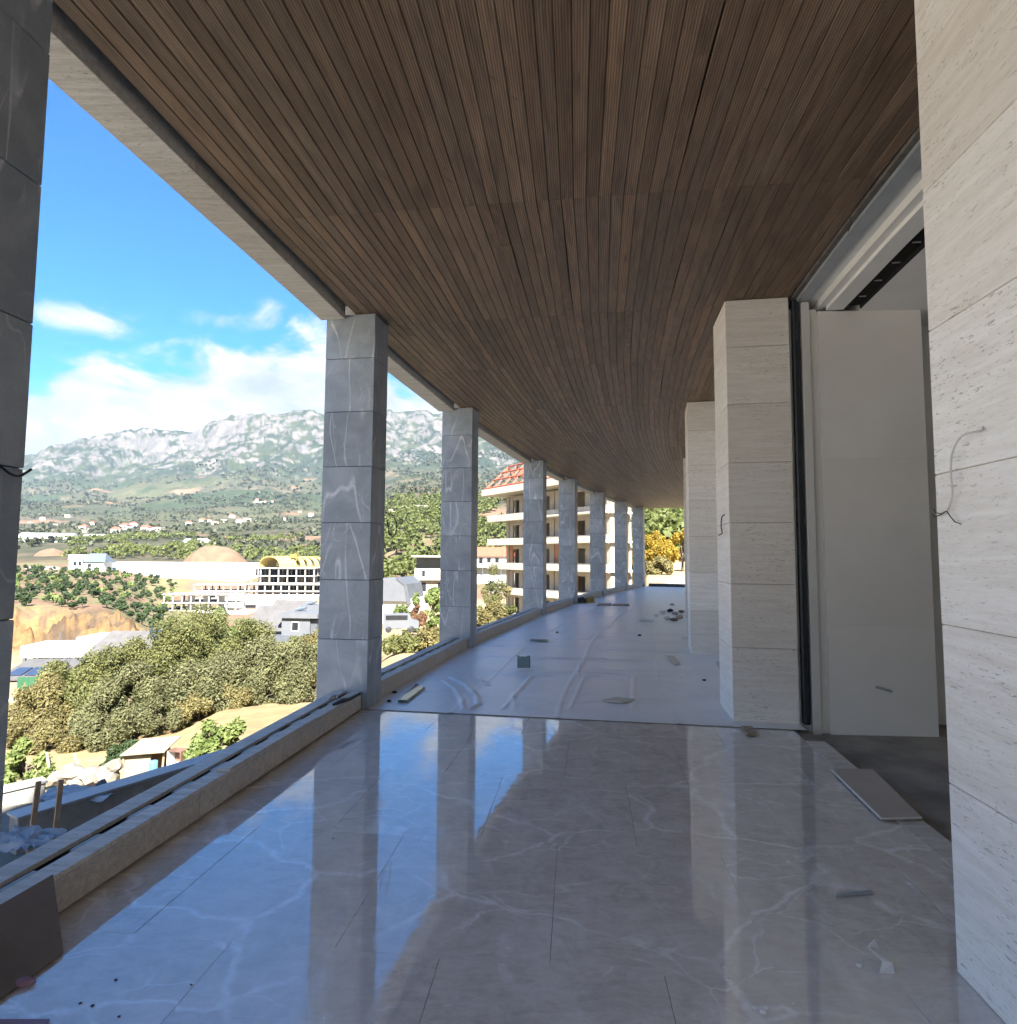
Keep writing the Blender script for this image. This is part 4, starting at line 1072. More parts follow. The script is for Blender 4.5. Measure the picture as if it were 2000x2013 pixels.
# farther greenhouses on the slope
for (x, y, Y, wpx, hpx, rz, lab) in [(95, 1060, 620, 95, 12, 10, 'slanting white greenhouse at far left on the lower slope'), (188, 1058, 640, 40, 8, -6, 'small white greenhouse right of the slanting one on the slope'),
                                 (388, 1068, 560, 44, 9, -8, 'white greenhouse behind the bare earth mound')]:
    g, k = site('slope_greenhouse', x, y, Y, rz, lab, 'greenhouse', 'greenhouses on the lower slope'); w2 = wpx * k / 2; hh = hpx * k
    MB().prism([(-6, -6), (6, -6), (6, hh * 0.55), (0, hh), (-6, hh * 0.55)], 'x', -w2, w2).build('film_roof', 'greenhouse_film', g)
    MB().box(-w2, w2, -6.3, -6.02, hh * 0.4, hh * 0.5).build('gutter', 'wall_grey', g)

# bare earth mound
def mound(name, x, ybase, Y, wpx, hpx, label, mat='earth_mound', seed=3, dep=0.8):
    p = at_y(x, ybase, Y); k = Y / FPX; n = 40
    gx, gy = np.meshgrid(np.linspace(-1, 1, n), np.linspace(-1, 1, n), indexing='ij'); r = np.hypot(gx, gy)
    z = np.clip(1 - r ** 2.2, -0.2, 1) ** 1 * (0.82 + 0.36 * fbm(gx * 2.2 + seed, gy * 2.2, 4, seed)); z = np.where(r < 1, z, -0.2)
    V = np.stack([gx * wpx * k / 2, gy * wpx * k / 2 * dep, z * hpx * k], -1).reshape(-1, 3); idx = np.arange(n * n).reshape(n, n)
    F = np.stack([idx[:-1, :-1], idx[1:, :-1], idx[1:, 1:], idx[:-1, 1:]], -1).reshape(-1, 4)
    o = obj(name, mesh_np(name, V, F, mat, True), None, p); return tag(o, label, 'mound')
mound('earth_mound', 424, 1110, 380, 128, 38, 'bare reddish earth mound behind the greenhouse')
mound('earth_mound', 100, 1106, 420, 80, 26, 'small bare earth mound behind the low white shed', seed=9)
mound('gravel_heap', 1345, 1154, 39, 100, 20, 'grey gravel heap beyond the far end of the gallery', 'gravel_grey', 6, 0.6)

# concrete frame with a yellow vaulted roof
h, k = site('frame_building', 515, 1178, 240, 3, 'unfinished concrete frame building topped by a yellow vaulted roof', 'building')
def frame(parent, x0, x1, y1, levels, nx, ny, t_=0.45, col_t=0.5):
    for z in levels: MB().box(x0 - 0.3, x1 + 0.3, -0.4, y1 + 0.4, z - t_, z).build('floor_slab', 'frame_concrete', parent)
    xs = np.linspace(x0 + col_t / 2, x1 - col_t / 2, nx)
    for a, b in zip(levels[:-1], levels[1:]):
        for x in xs:
            for j, y in enumerate(np.linspace(0, y1 - col_t, ny)):
                if j and random.random() < 0.25: continue
                MB().box(x - col_t / 2, x + col_t / 2, y, y + col_t, a, b - t_).build('concrete_post', 'frame_concrete', parent)
frame(h, -5.5, 23, 12, [0.0, 3.3, 6.0], 10, 3)
frame(h, -26, -6.4, 10, [0.4, 3.3, 5.7], 8, 2, 0.35, 0.4)
frame(h, -4.5, 20, 11, [6.4, 9.2, 12.2], 8, 3, 0.35, 0.45)
for x0, w_ in ((-3, 3.6), (3, 2.8), (10, 3.2), (16, 2.6)):
    MB().box(x0, x0 + w_, 5.0, 5.3, 0.02, 2.8).build('infill_wall', 'brick_infill' if x0 < 5 else 'house_cream', h)
    MB().box(x0 + 1, x0 + 1 + w_, 5.5, 5.8, 6.42, 8.8).build('infill_wall', 'house_cream', h)
MB().box(-20, -14, 5.0, 5.3, 0.42, 2.9).build('infill_wall', 'brick_infill', h)
MB().box(-5.5, 22, 11.5, 11.8, 0.02, 11.8).build('back_wall', 'wall_grey', h)
def vault(x0, x1, y0, y1, z0, rise, n=12, th=0.35):
    c = []
    for i in range(n + 1):
        a = math.pi * i / n; c.append((x0 + (x1 - x0) * (0.5 - 0.5 * math.cos(a)), z0 + rise * math.sin(a) ** 0.8))
    inn = [(0.5 * (x0 + x1) + (q[0] - 0.5 * (x0 + x1)) * 0.955, z0 + (q[1] - z0) * 0.90) for q in c]
    mb = MB()
    for i in range(n):
        mb.hexa([(c[i][0], y0, c[i][1]), (c[i + 1][0], y0, c[i + 1][1]), (c[i + 1][0], y1, c[i + 1][1]), (c[i][0], y1, c[i][1]),
                 (inn[i][0], y0, inn[i][1]), (inn[i + 1][0], y0, inn[i + 1][1]), (inn[i + 1][0], y1, inn[i + 1][1]), (inn[i][0], y1, inn[i][1])])
    return mb
rf = empty('vault_roof'); rf.parent = h; rf.rotation_euler = (0, 0, R(-40)); rf.location = (0.6, 5.2, 12.25)
rf.name = 'vault_roof'
vault(-7.6, 7.6, 0, 7.5, 0, 4.6).build('vault_shell', 'vault_yellow', rf)
for q in range(4): vault(-7.6, 7.6, 9.6 + q * 3.4, 11.4 + q * 3.4, 0, 4.5).build('vault_rib', 'vault_yellow', rf)
MB().box(-7.7, -7.0, 0, 22, -0.1, 0.3).box(7.0, 7.7, 0, 22, -0.1, 0.3).build('eave_beam', 'vault_yellow', rf)
MB().box(8.6, 11.2, 6, 8, 16.2, 17.6).build('water_tank', 'orange_plastic', h)
# white base wall below the frame
h, k = site('retaining_block', 545, 1203, 225, 3, 'broad pale concrete base block under the yellow-vaulted frame', 'building')
MB().box(-19, 13.8, 0, 12, -6, 5.6).build('wall', 'house_white', h)
for x0, z0 in ((-11.6, 2.6), (0.6, 2.0)): MB().box(x0, x0 + 4.0, -0.03, 0.1, z0 - 1.4, z0).build('opening', 'window_dark', h)
for x0 in (-6.8, 4.9): MB().box(x0, x0 + 0.10, -0.02, 0.05, -2, 5.6).build('joint', 'frame_concrete', h)
MB().box(13.9, 19, 1, 8, -6, 4.6).build('side_wall', 'brick_infill', h)
# lower frame on a white wall
h, k = site('low_frame', 395, 1200, 205, 2, 'low unfinished concrete frame standing on a long white wall', 'building')
frame(h, -12.5, 11.5, 8, [0.0, 2.6, 5.4], 9, 2, 0.35, 0.4)
for x0 in (-6, -1, 4): MB().box(x0, x0 + 2.2, 3.5, 3.8, 0.02, 4.9).build('infill_wall', 'house_white', h)
MB().box(-18.5, 16.0, -1.6, 8.5, -6, -0.4).build('base_wall', 'house_white', h)
MB().box(-18.6, -14.0, -1.75, 3, -6.0, 0.4).build('end_block', 'slab_edge', h)
# grey houses
def grey_house(x, y, Y, rz, s, label):
    h, k = site('grey_house', x, y, Y, rz, label)
    MB().box(-6 * s, 2.0 * s, 0, 8 * s, -3, 1.6 * s).build('wall', 'wall_grey', h)
    MB().add([(-7.5 * s, -0.6, 1.4 * s), (1.6 * s, -0.6, 1.4 * s), (1.6 * s, 8.6 * s, 1.4 * s), (-7.5 * s, 8.6 * s, 1.4 * s), (-6.6 * s, 4 * s, 5.6 * s), (1.6 * s, 4 * s, 5.6 * s)],
             [(0, 1, 5, 4), (1, 2, 5), (2, 3, 4, 5), (3, 0, 4), (3, 2, 1, 0)]).build('roof', 'roof_grey', h)
    d = MB().box(0.4 * s, 5.6 * s, -1.4 * s, 6 * s, -3, 3.9 * s).build('dormer', 'wall_grey', h)
    MB().box(5.601 * s, 6.8 * s, -1.0 * s, 6 * s, -3, 3.6 * s).build('shaded_side', 'wall_dark', h)  # shade on the dormer's right side put in as a darker material
    MB().box(-0.2 * s, 7.2 * s, -2.0 * s, 6.4 * s, 3.9 * s, 4.7 * s).build('flat_roof', 'wall_grey', h)
    w_ = MB().box(2.2 * s, 3.6 * s, -1.44 * s, -1.38 * s, 1.6 * s, 3.2 * s).build('window', 'house_white', h)
    MB().box(2.32 * s, 3.48 * s, -1.46 * s, -1.40 * s, 1.7 * s, 3.1 * s).build('pane', 'window_dark', w_)
    MB().box(-3.2 * s, 2.6 * s, -2.4 * s, -0.05, -2, 0.8 * s).build('terrace', 'wall_dark', h)
    MB().tube([(1 * s, 2.5, 4.9 * s), (3 * s, 2.6, 5.4 * s)], 0.3, 6).build('vent_cap', 'roof_blue', h)
    MB().box(6.9 * s, 7.4 * s, -2.6 * s, -2.2 * s, -3, 1.4 * s).build('white_post', 'house_white', h)
grey_house(556, 1256, 105, -6, 0.95, 'grey house with a flat-roofed dormer, nearer of the two beside the column')
grey_house(583, 1236, 125, -6, 0.98, 'grey house with a flat-roofed dormer, standing just behind its twin')
# dark hipped roof with red lower roof
h, k = site('dark_roof_house', 236, 1308, 82, 3, 'dark grey hipped-roof house with a red tiled porch above the scrub')
MB().box(-4.0, 4.4, 0, 6, -4, 1.0).build('wall', 'wall_dark', h)
MB().add([(-5.0, -0.6, 0.9), (5.0, -0.6, 0.9), (5.0, 6.6, 0.9), (-5.0, 6.6, 0.9), (-3.2, 3.4, 4.1), (4.2, 3.4, 4.1)], [(0, 1, 5, 4), (1, 2, 5), (2, 3, 4, 5), (3, 0, 4), (3, 2, 1, 0)]).build('roof', 'roof_grey', h)
MB().hexa([(-3.8, -3.0, -1.6), (3.4, -3.0, -1.6), (3.4, -0.02, -0.5), (-3.8, -0.02, -0.5), (-3.8, -3.0, -1.45), (3.4, -3.0, -1.45), (3.4, -0.02, -0.35), (-3.8, -0.02, -0.35)]).build('porch_roof', 'roof_red', h)
MB().box(-3.4, 3.0, -2.6, -0.3, -5, -1.65).build('porch_wall', 'house_white', h)
for x0 in (1.3, 2.8): win(h, x0, x0 + 1.0, -0.30, 0.70, 0.0, 'wall_grey')
MB().box(2.4, 4.4, 2.4, 4.4, 3.2, 4.6).build('roof_hatch', 'solar_panel', h)
h, k = site('flat_white_house', 232, 1258, 96, 0, 'flat-roofed white house just behind the dark hipped roof')
MB().box(-5.2, 5.4, 0, 5, -3, -0.6).build('wall', 'house_white', h); MB().box(-5.8, 5.8, -1.0, 5.4, 0.1, 0.5).build('roof', 'slab_edge', h)
for q in range(5): MB().box(-5.4 + q * 2.6, -5.1 + q * 2.6, -0.8, -0.5, -3, 0.1).build('post', 'house_white', h)
for x0 in (-4.4, -1.8, 0.8): win(h, x0, x0 + 1.3, -2.0, -0.8)
# unfinished white house and its neighbours at left
h, k = site('unfinished_house', 92, 1318, 88, 8, 'unfinished white house with open dark storeys at the left')
MB().box(-3.6, 4.8, 0, 6, 1.8, 3.4).build('parapet', 'house_white', h)
MB().box(-3.4, 3.4, 0.1, 6, -0.6, -0.2).build('floor_slab', 'house_white', h)
for x in (-3.3, -1.6, 0.2, 2.0, 3.2):
    MB().box(x, x + 0.35, 0.1, 0.5, -0.2, 1.8).build('post', 'wall_dark', h); MB().box(x, x + 0.35, 0.1, 0.5, -4, -0.6).build('post', 'wall_dark', h)
MB().box(-3.4, 3.4, 2.6, 2.9, -4, 1.8).build('inner_wall', 'concrete', h)
MB().box(4.82, 8.0, 0.5, 5, -4, 2.8).build('side_wall', 'house_white', h)
MB().hexa([(5, -0.2, 1.2), (9.0, -0.2, 2.0), (9.0, 5, 2.0), (5, 5, 1.2), (5, -0.2, 1.4), (9.0, -0.2, 2.2), (9.0, 5, 2.2), (5, 5, 1.4)]).build('dark_canopy', 'roof_blue', h)
h, k = site('solar_roof_house', 62, 1352, 70, 6, 'small house with solar panels on its grey roof, above the green metal wall')
MB().box(-3.2, 2.6, 0, 5, -3, 0.9).build('wall', 'wall_grey', h)
MB().hexa([(-3.6, -0.5, 0.9), (3.0, -0.5, 0.9), (3.0, 5, 2.2), (-3.6, 5, 2.2), (-3.6, -0.5, 1.1), (3.0, -0.5, 1.1), (3.0, 5, 2.4), (-3.6, 5, 2.4)]).build('roof', 'roof_grey', h)
for q in range(3): MB().hexa([(-2.8 + q * 1.8, 0.2, 1.34), (-1.3 + q * 1.8, 0.2, 1.34), (-1.3 + q * 1.8, 2.2, 1.82), (-2.8 + q * 1.8, 2.2, 1.82), (-2.8 + q * 1.8, 0.2, 1.42), (-1.3 + q * 1.8, 0.2, 1.42), (-1.3 + q * 1.8, 2.2, 1.90), (-2.8 + q * 1.8, 2.2, 1.90)]).build('panel', 'solar_panel', h)
h, k = site('green_wall', 62, 1372, 58, 4, 'bright green sheet-metal wall at the left edge with a lower side panel', 'wall')
for q in range(5): MB().box(-1.35 + q * 0.5, -0.86 + q * 0.5, 0, 0.06 + 0.02 * (q % 2), -2, 1.9).build('metal_panel', 'green_metal', h)
for q in range(3): MB().box(1.17 + q * 0.5, 1.66 + q * 0.5, -0.5, -0.44, -2, 1.05 + 0.2 * q).build('metal_panel', 'green_metal', h)
MB().box(-1.3, 1.0, -1.2, -0.6, -2, 0.15).build('white_ledge', 'house_white', h)
for i, x in enumerate((114, 134)):
    p = at_y(x, 1330, 62)
    o = MB().tube([(0, 0, -3), (0, 0, 4.4 - i * 0.9)], 0.05, 6).build('lamp_pole', 'wall_dark', None, loc=p)
    tag(o, ['thin dark pole left of its shorter twin, before the unfinished house', 'thin dark pole, shorter one, right of the unfinished house'][i], 'pole')
# houses seen through the second and third bays
h, k = site('cream_house', 842, 1168, 150, 8, 'cream unfinished house with flat roofs, seen in the second bay')
MB().box(-7.5, 7, 0, 9, -6, 3.6).build('wall', 'house_cream', h); MB().box(-3.4, 7.4, 1, 9, 3.6, 6.2).build('upper_wall', 'house_cream', h)
MB().box(-5.5, 8, -1.2, 9.4, 3.45, 3.9).build('floor_slab', 'slab_edge', h); MB().box(-4.2, 8, 0.2, 9.4, 9.0, 9.4).build('roof_slab', 'slab_edge', h)
MB().box(-3.0, 7.2, 4, 8.6, 6.2, 9.0).build('penthouse', 'wall_dark', h)
for x0 in (-5.2, -2.0, 2.2, 4.4): win(h, x0, x0 + 1.5, 0.6, 2.9)
for x0 in (-1.6, 4.4): win(h, x0, x0 + 0.8, 4.2, 5.8, 1.0)
MB().box(-9.6, -7.55, 2, 8, -6, 1.2).build('annex', 'house_block', h)
h, k = site('gabled_house', 778, 1206, 100, -12, 'white house with a steep grey gable, next to the nearest full column')
MB().box(-2.6, 3.4, 0, 6, -3, 2.4).build('wall', 'house_white', h)
MB().prism([(-3.4, 2.0), (2.2, 2.0), (1.6, 4.6), (0.2, 5.6), (-3.4, 5.6)], 'y', -0.6, 6).build('roof', 'wall_grey', h)
MB().prism([(2.201, 1.7), (2.7, 1.7), (2.1, 4.8), (0.6, 5.9), (0.2, 5.61), (1.601, 4.6)], 'y', -0.7, 6.1).build('dark_verge', 'wall_dark', h)
h, k = site('small_van', 788, 1244, 66, 10, 'grey boxy van parked below the white gabled house', 'van')
MB().prism([(-1.9, 0.45), (1.9, 0.45), (1.9, 1.15), (1.2, 1.35), (0.9, 1.95), (-1.9, 1.95)], 'y', 0, 1.7).build('body', 'wall_grey', h)
MB().box(-1.6, 0.7, -0.02, 1.72, 1.35, 1.85).build('window_band', 'window_dark', h)
for x0 in (-1.3, 1.1):
    for y0 in (0.0, 1.5): MB().tube([(x0, y0, 0.34), (x0, y0 + 0.2, 0.34)], 0.34, 10).build('wheel', 'cable_black', h)
h, k = site('red_roof_house', 968, 1122, 180, -8, 'long white house with a red tiled roof behind the scrub, left of the apartment block')
MB().box(-8, 6, 0, 7, -4, 4.2).build('wall', 'house_white', h)
MB().add([(-8.6, -0.8, 4.2), (6.6, -0.8, 4.2), (6.6, 8, 4.2), (-8.6, 8, 4.2), (-6.5, 3.6, 7.0), (4.5, 3.6, 7.0)], [(0, 1, 5, 4), (1, 2, 5), (2, 3, 4, 5), (3, 0, 4), (3, 2, 1, 0)]).build('roof', 'roof_red', h)
for x0 in (-6.4, -4.0, -1.6, 0.8): win(h, x0, x0 + 1.2, 2.0, 3.7); 
MB().box(-8.2, 6.2, -2.2, -0.02, 1.0, 1.3).build('terrace_slab', 'slab_edge', h)
for q in range(6): MB().box(-8 + q * 2.7, -7.75 + q * 2.7, -2.1, -1.9, -3, 1.0).build('post', 'wall_dark', h)

# ---- unfinished apartment block behind the far columns
pL, pR = at_y(996, 1100, 77), at_y(1200, 1100, 61)
dv = (pR - pL)[:2]; BL = float(np.hypot(*dv)); brz = math.atan2(dv[1], dv[0])
ab = empty('apartment_block', (pL[0], pL[1], -7.8), brz, 'unfinished cream apartment block with balconies and red roof frame behind the far columns', 'building')
LV = [2.0, 5.0, 8.0, 11.0, 14.0]                       # slab tops above the base
base_z = -7.8
MB().box(0.3, BL - 0.3, 2.95, 3.2, 0, 16.9).build('rear_wall', 'house_block', ab)
nb_ = 6; bays = np.linspace(0.2, BL - 0.2, nb_ + 1)
lvl = [-1.0] + [2.1, 5.05, 8.0, 10.95, 13.9]
for i, z in enumerate(lvl):
    nz_ = lvl[i + 1] if i + 1 < len(lvl) else 17.0
    # slab with its bright up-stand
    MB().box(-1.9, BL + 0.5, -1.5, 2.94, z - 0.22, z).build('floor_slab', 'slab_edge', ab)
    if i: 
        MB().box(-2.0, BL * 0.46, -1.65, -1.5, z - 0.28, z + 0.52).build('balcony_edge', 'slab_edge', ab)
        MB().box(-2.0, -1.85, -1.499, 2.94, z - 0.28, z + 0.52).build('balcony_edge', 'slab_edge', ab)
        MB().box(BL * 0.462, BL + 0.55, -0.75, -0.6, z - 0.28, z + 0.60).build('balcony_edge', 'slab_edge', ab)
    for j in range(nb_ + 1):
        x = bays[j]
        MB().box(x - 0.28, x + 0.28, 0.0, 0.55, z, nz_ - 0.22).build('pier', 'house_block', ab)
    for j in range(nb_):
        a, b_ = bays[j] + 0.28, bays[j + 1] - 0.28; wv = b_ - a
        # wall panel with a door opening, dark room behind
        MB().box(a, a + wv * 0.30, 0.12, 0.35, z, nz_ - 0.22).build('wall_panel', 'house_block' if (i + j) % 3 else 'brick_infill', ab)
        MB().box(b_ - wv * 0.16, b_, 0.12, 0.35, z, nz_ - 0.22).build('wall_panel', 'house_block', ab)
        MB().box(a + wv * 0.30, b_ - wv * 0.16, 0.14, 0.33, nz_ - 0.75, nz_ - 0.22).build('wall_panel', 'house_block', ab)
        if (i + j) % 2: MB().box(a + wv * 0.55, b_ - wv * 0.16, 1.8, 2.0, z, nz_ - 0.22).build('inner_wall', 'brick_infill', ab)
    for y in (1.3, 2.4):
        MB().box(-0.1, 0.295, y, y + 0.5, z, nz_ - 0.22).build('pier', 'house_block', ab)
    MB().box(0.02, 0.25, 1.81, 2.39, z, nz_ - 0.22).build('wall_panel', 'house_block', ab)
ev = MB().box(-2.6, BL + 1.0, -2.2, 4.0, 16.95, 17.75).build('eave', 'slab_edge', ab)
ro = empty('roof_frame'); ro.parent = ab; ro.location = (0, 0, 17.76)
for q in range(12):
    x = -2.2 + q * (BL + 2.6) / 11
    mb = MB().tube([(x, -1.9, 0.05), (x, 1.6, 3.2)], 0.13, 4).tube([(x, 3.8, 0.05), (x, 1.6, 3.2)], 0.13, 4).tube([(x, -0.4, 0.1), (x, 1.6, 3.1)], 0.09, 4)
    mb.build('rafter', 'rust_brown' if q % 2 else 'roof_red', ro)
for y, z in ((-1.9, 0.15), (-0.6, 1.35), (0.6, 2.4), (1.6, 3.3)): MB().tube([(-2.3, y, z), (BL + 0.8, y, z)], 0.11, 4).build('purlin', 'roof_red', ro)
MB().hexa([(3.5, -0.9, 1.2), (BL, -0.9, 1.2), (BL, 1.5, 3.4), (3.5, 1.5, 3.4), (3.5, -0.9, 1.35), (BL, -0.9, 1.35), (BL, 1.5, 3.55), (3.5, 1.5, 3.55)]).build('tile_field', 'roof_red', ro)
tw = MB().box(BL * 0.40, BL * 0.56, -1.0, 2.6, 0.02, 3.9).build('stair_tower', 'house_block', ro)
MB().box(BL * 0.45, BL * 0.50, -1.04, -0.95, 1.0, 2.9).build('tower_opening', 'window_dark', ro)
# little white houses far off on the slopes
def far_houses():
    r = np.random.default_rng(21)
    me_w = MB().box(-5, 5, -4, 4, -4, 5).mesh('wall', 'house_white'); me_c = MB().box(-6, 6, -4, 4, -4, 4).mesh('wall', 'house_cream')
    me_r = MB().add([(-5.6, -4.6, 5), (5.6, -4.6, 5), (5.6, 4.6, 5), (-5.6, 4.6, 5), (-2, 0, 7.6), (2, 0, 7.6)], [(0, 1, 5, 4), (1, 2, 5), (2, 3, 4, 5), (3, 0, 4), (3, 2, 1, 0)]).mesh('roof', 'roof_red')
    me_f = MB().box(-6.4, 6.4, -4.4, 4.4, 4, 4.6).mesh('roof', 'slab_edge'); me_p = MB().box(-1.2, 1.2, -4.06, -3.9, 0.8, 2.8).mesh('window', 'window_dark')
    spots = [(x, 1040 + r.normal(0, 5)) for x in (165, 172, 182, 228, 246, 254, 262, 268, 282, 288, 310, 312, 372, 376)]
    spots += [(x, 1022 + r.normal(0, 4)) for x in (398, 412, 424, 440, 456, 470, 486)] + [(x, 988 + r.normal(0, 2)) for x in (498, 506, 514, 522, 530, 538)]
    spots += [(x, 1012 + r.normal(0, 6)) for x in (560, 590, 612, 785, 800, 830)] + [(60, 1030), (84, 1022), (110, 1034), (135, 1016)]
    for x, y in spots:
        d = ray(x, y); Ys = np.linspace(500, 2400, 600); P = cC[None] + d[None] * (Ys / d[1])[:, None]
        hit = np.nonzero(P[:, 2] < height(P[:, 0], P[:, 1]))[0]
        if not len(hit): continue
        p = P[hit[0]]
        o = empty('far_house', (p[0], p[1], p[2]), r.uniform(-0.6, 0.6), 'tiny pale house far off on the lower mountain slope', 'house', 'tiny far houses on the slopes')
        s_ = r.uniform(0.7, 1.25); o.scale = (s_, s_, s_)
        if r.random() < 0.6: obj('wall', me_w, o); obj('roof', me_r, o)
        else: obj('wall', me_c, o); obj('roof', me_f, o)
        obj('window', me_p, o, (-2.2, 0, 0)); obj('window', me_p, o, (2.2, 0, 0))
far_houses()
# ------------------------------------------------------------------ yard below the gallery
def wall_between(name, a, b, z0, z1, th, mat, label, cap=None):
    d = np.array(b) - np.array(a); L = float(np.hypot(*d)); root = empty(name, (a[0], a[1], z0), math.atan2(d[1], d[0]), label, 'wall')
    MB().box(0, L, -th / 2, th / 2, -0.6, z1 - z0).build('concrete_body', mat, root, 0.01)
    if cap: MB().box(-0.02, L + 0.02, -th / 2 - 0.03, th / 2 + 0.03, z1 - z0, z1 - z0 + 0.03).build('cap_slab', cap, root)
    return root
pa, pb = on_z(27, 1606, -1.9), on_z(330, 1515, -1.9); dd = (pb - pa)[:2]
wall_between('low_concrete_wall', pa[:2], pa[:2] + dd * 1.8, -2.35, -1.9, 0.26, 'concrete', 'long low concrete wall with a pale cap, beyond the kerb at lower left', 'film_white')
pa, pb = on_z(-60, 1568, -2.2), on_z(86, 1535, -2.2)
wall_between('short_concrete_wall', pa[:2], pb[:2], -2.9, -2.2, 0.25, 'concrete', 'short concrete wall at the left edge behind the two timber posts', 'concrete')
for i, (x0, y0, x1, y1) in enumerate([(76, 1536, 58, 1640), (120, 1533, 107, 1630)]):
    b_ = at_y(x1, y1, 6.6); t_ = at_y(x0, y0, 6.75)
    o = MB().tube([(0, 0, -0.3), tuple(t_ - b_)], 0.032, 4).build('timber_post', 'timber', None, loc=b_)
    tag(o, ['brown timber post standing before the short concrete wall, left of the two', 'brown timber post right of its twin, in front of the long low wall'][i], 'post')
def film(name, x, y, Y, w, d, label, mat='film_white', h=0.18, seed=1):
    p = at_y(x, y, Y); n = 26; gx, gy = np.meshgrid(np.linspace(-1, 1, n), np.linspace(-1, 1, n), indexing='ij')
    z = h * fbm(gx * 2 + seed, gy * 2, 4, seed, 0.6, True); V = np.stack([gx * w / 2 + 0.1 * fbm(gy * 3, gx, 3, seed), gy * d / 2, z], -1).reshape(-1, 3)
    idx = np.arange(n * n).reshape(n, n); F = np.stack([idx[:-1, :-1], idx[1:, :-1], idx[1:, 1:], idx[:-1, 1:]], -1).reshape(-1, 4)
    return tag(obj(name, mesh_np(name, V, F, mat, True), None, p), label, 'sheet')
film('crumpled_film', 40, 1672, 6.0, 0.5, 0.4, 'crumpled white film on the ground at the left edge, below the timber posts')
film('crumpled_film', 150, 1568, 9.2, 1.0, 0.5, 'white film lying between the two concrete walls', seed=4, h=0.12)
# tarp shelter with its clutter
s_ = at_y(272, 1530, 17.6); u_ = 17.6 / FPX
root = empty('tarp_shelter', s_, R(6), 'makeshift shelter of beige tarp with an awning, on the earth yard', 'shelter')
MB().hexa([(-0.42, 0, 0), (0.30, -0.05, 0), (0.30, 0.0, 0), (-0.42, 0.05, 0), (-0.38, 0.02, 0.66), (0.30, 0, 0.60), (0.30, 0.05, 0.60), (-0.38, 0.07, 0.66)]).build('side_tarp', 'tarp', root)
MB().hexa([(-0.45, -0.15, 0.66), (0.75, -0.2, 0.74), (0.75, 0.9, 0.86), (-0.35, 0.9, 0.80), (-0.45, -0.15, 0.69), (0.75, -0.2, 0.77), (0.75, 0.9, 0.89), (-0.35, 0.9, 0.83)]).build('awning', 'tarp', root)
for x in (-0.45, 0.62): MB().tube([(x, -0.02, -0.1), (x + 0.04, 0, 0.72)], 0.03, 5).build('pole', 'timber', root)
MB().box(-0.3, 0.6, 0.5, 0.55, 0, 0.66).build('back_tarp', 'rust_brown', root)
p = at_y(301, 1522, 17.5); o = MB().tube([(0, 0, 0), (0, 0, 0.05), (0, 0, 0.34), (0, 0, 0.36)], [0.10, 0.11, 0.11, 0.10], 12).build('blue_barrel', 'blue_plastic', None, loc=p)
tag(o, 'small blue barrel beside the tarp shelter', 'barrel')
p = at_y(341, 1512, 17.6); root = empty('brown_cabinet', p, R(-10), 'brown open cabinet with a white base, right of the tarp shelter', 'cabinet')
MB().box(-0.22, 0.22, 0, 0.3, 0, 0.12).build('base', 'house_white', root)
MB().box(-0.22, 0.22, 0.27, 0.30, 0.12, 0.46).build('back', 'rust_brown', root)
for x in (-0.22, 0.18): MB().box(x, x + 0.04, 0, 0.268, 0.12, 0.46).build('side', 'house_white' if x < 0 else 'rust_brown', root)
MB().box(-0.22, 0.22, 0, 0.3, 0.462, 0.49).build('top', 'rust_brown', root)
r_ = np.random.default_rng(8)
def rock(name, p, s, mat, label, cat, group, seed, rz=0):
    r = np.random.default_rng(seed); bm = bmesh.new(); bmesh.ops.create_icosphere(bm, subdivisions=2, radius=1)
    for v in bm.verts: v.co = Vector((v.co.x * s[0], v.co.y * s[1], v.co.z * s[2])) * float(1 + r.normal(0, 0.11))
    me = bpy.data.meshes.new(name); bm.to_mesh(me); bm.free(); me.materials.append(MATS[mat])
    return tag(obj(name, me, None, p, rz), label, cat, group)
for i, (x, y, s) in enumerate([(118, 1528, .30), (140, 1520, .36), (160, 1532, .30), (178, 1524, .34), (208, 1525, .38), (222, 1508, .26), (132, 1545, .22), (190, 1546, .24), (365, 1502, .2), (385, 1490, .22), (236, 1520, .25)]):
    p = at_y(x, y, 15.5 if i < 8 else 17.8); rock('rubble_stone', p, (s, s * .8, s * .62), 'stone_rubble', 'pale rubble stone in the heap between the walls and the tarp shelter', 'stone', 'rubble heap in the yard', 40 + i, r_.uniform(0, 3))
for i, (a, b) in enumerate([((150, 1508), (166, 1535)), ((135, 1535), (158, 1512)), ((92, 1480), (96, 1508)), ((146, 1482), (158, 1520))]):
    p, q = at_y(*a, 16), at_y(*b, 15.6)
    o = MB().tube([(0, 0, 0), tuple(q - p)], 0.03, 5).build('old_plank', 'timber_pale', None, loc=p)
    tag(o, ['weathered stick leaning right over the rubble heap', 'weathered stick leaning left over the rubble heap', 'upright thin stake at the left before the track', 'long thin stake standing behind the rubble heap'][i], 'stick')
p = at_y(188, 1552, 11); rock('orange_bag', p, (.22, .14, .09), 'orange_plastic', 'orange-brown bag on the long low wall', 'bag', None, 77)
p = at_y(200, 1545, 11); rock('dark_bucket', p, (.09, .09, .10), 'wall_dark', 'small dark bucket next to the orange bag', 'bucket', None, 78)

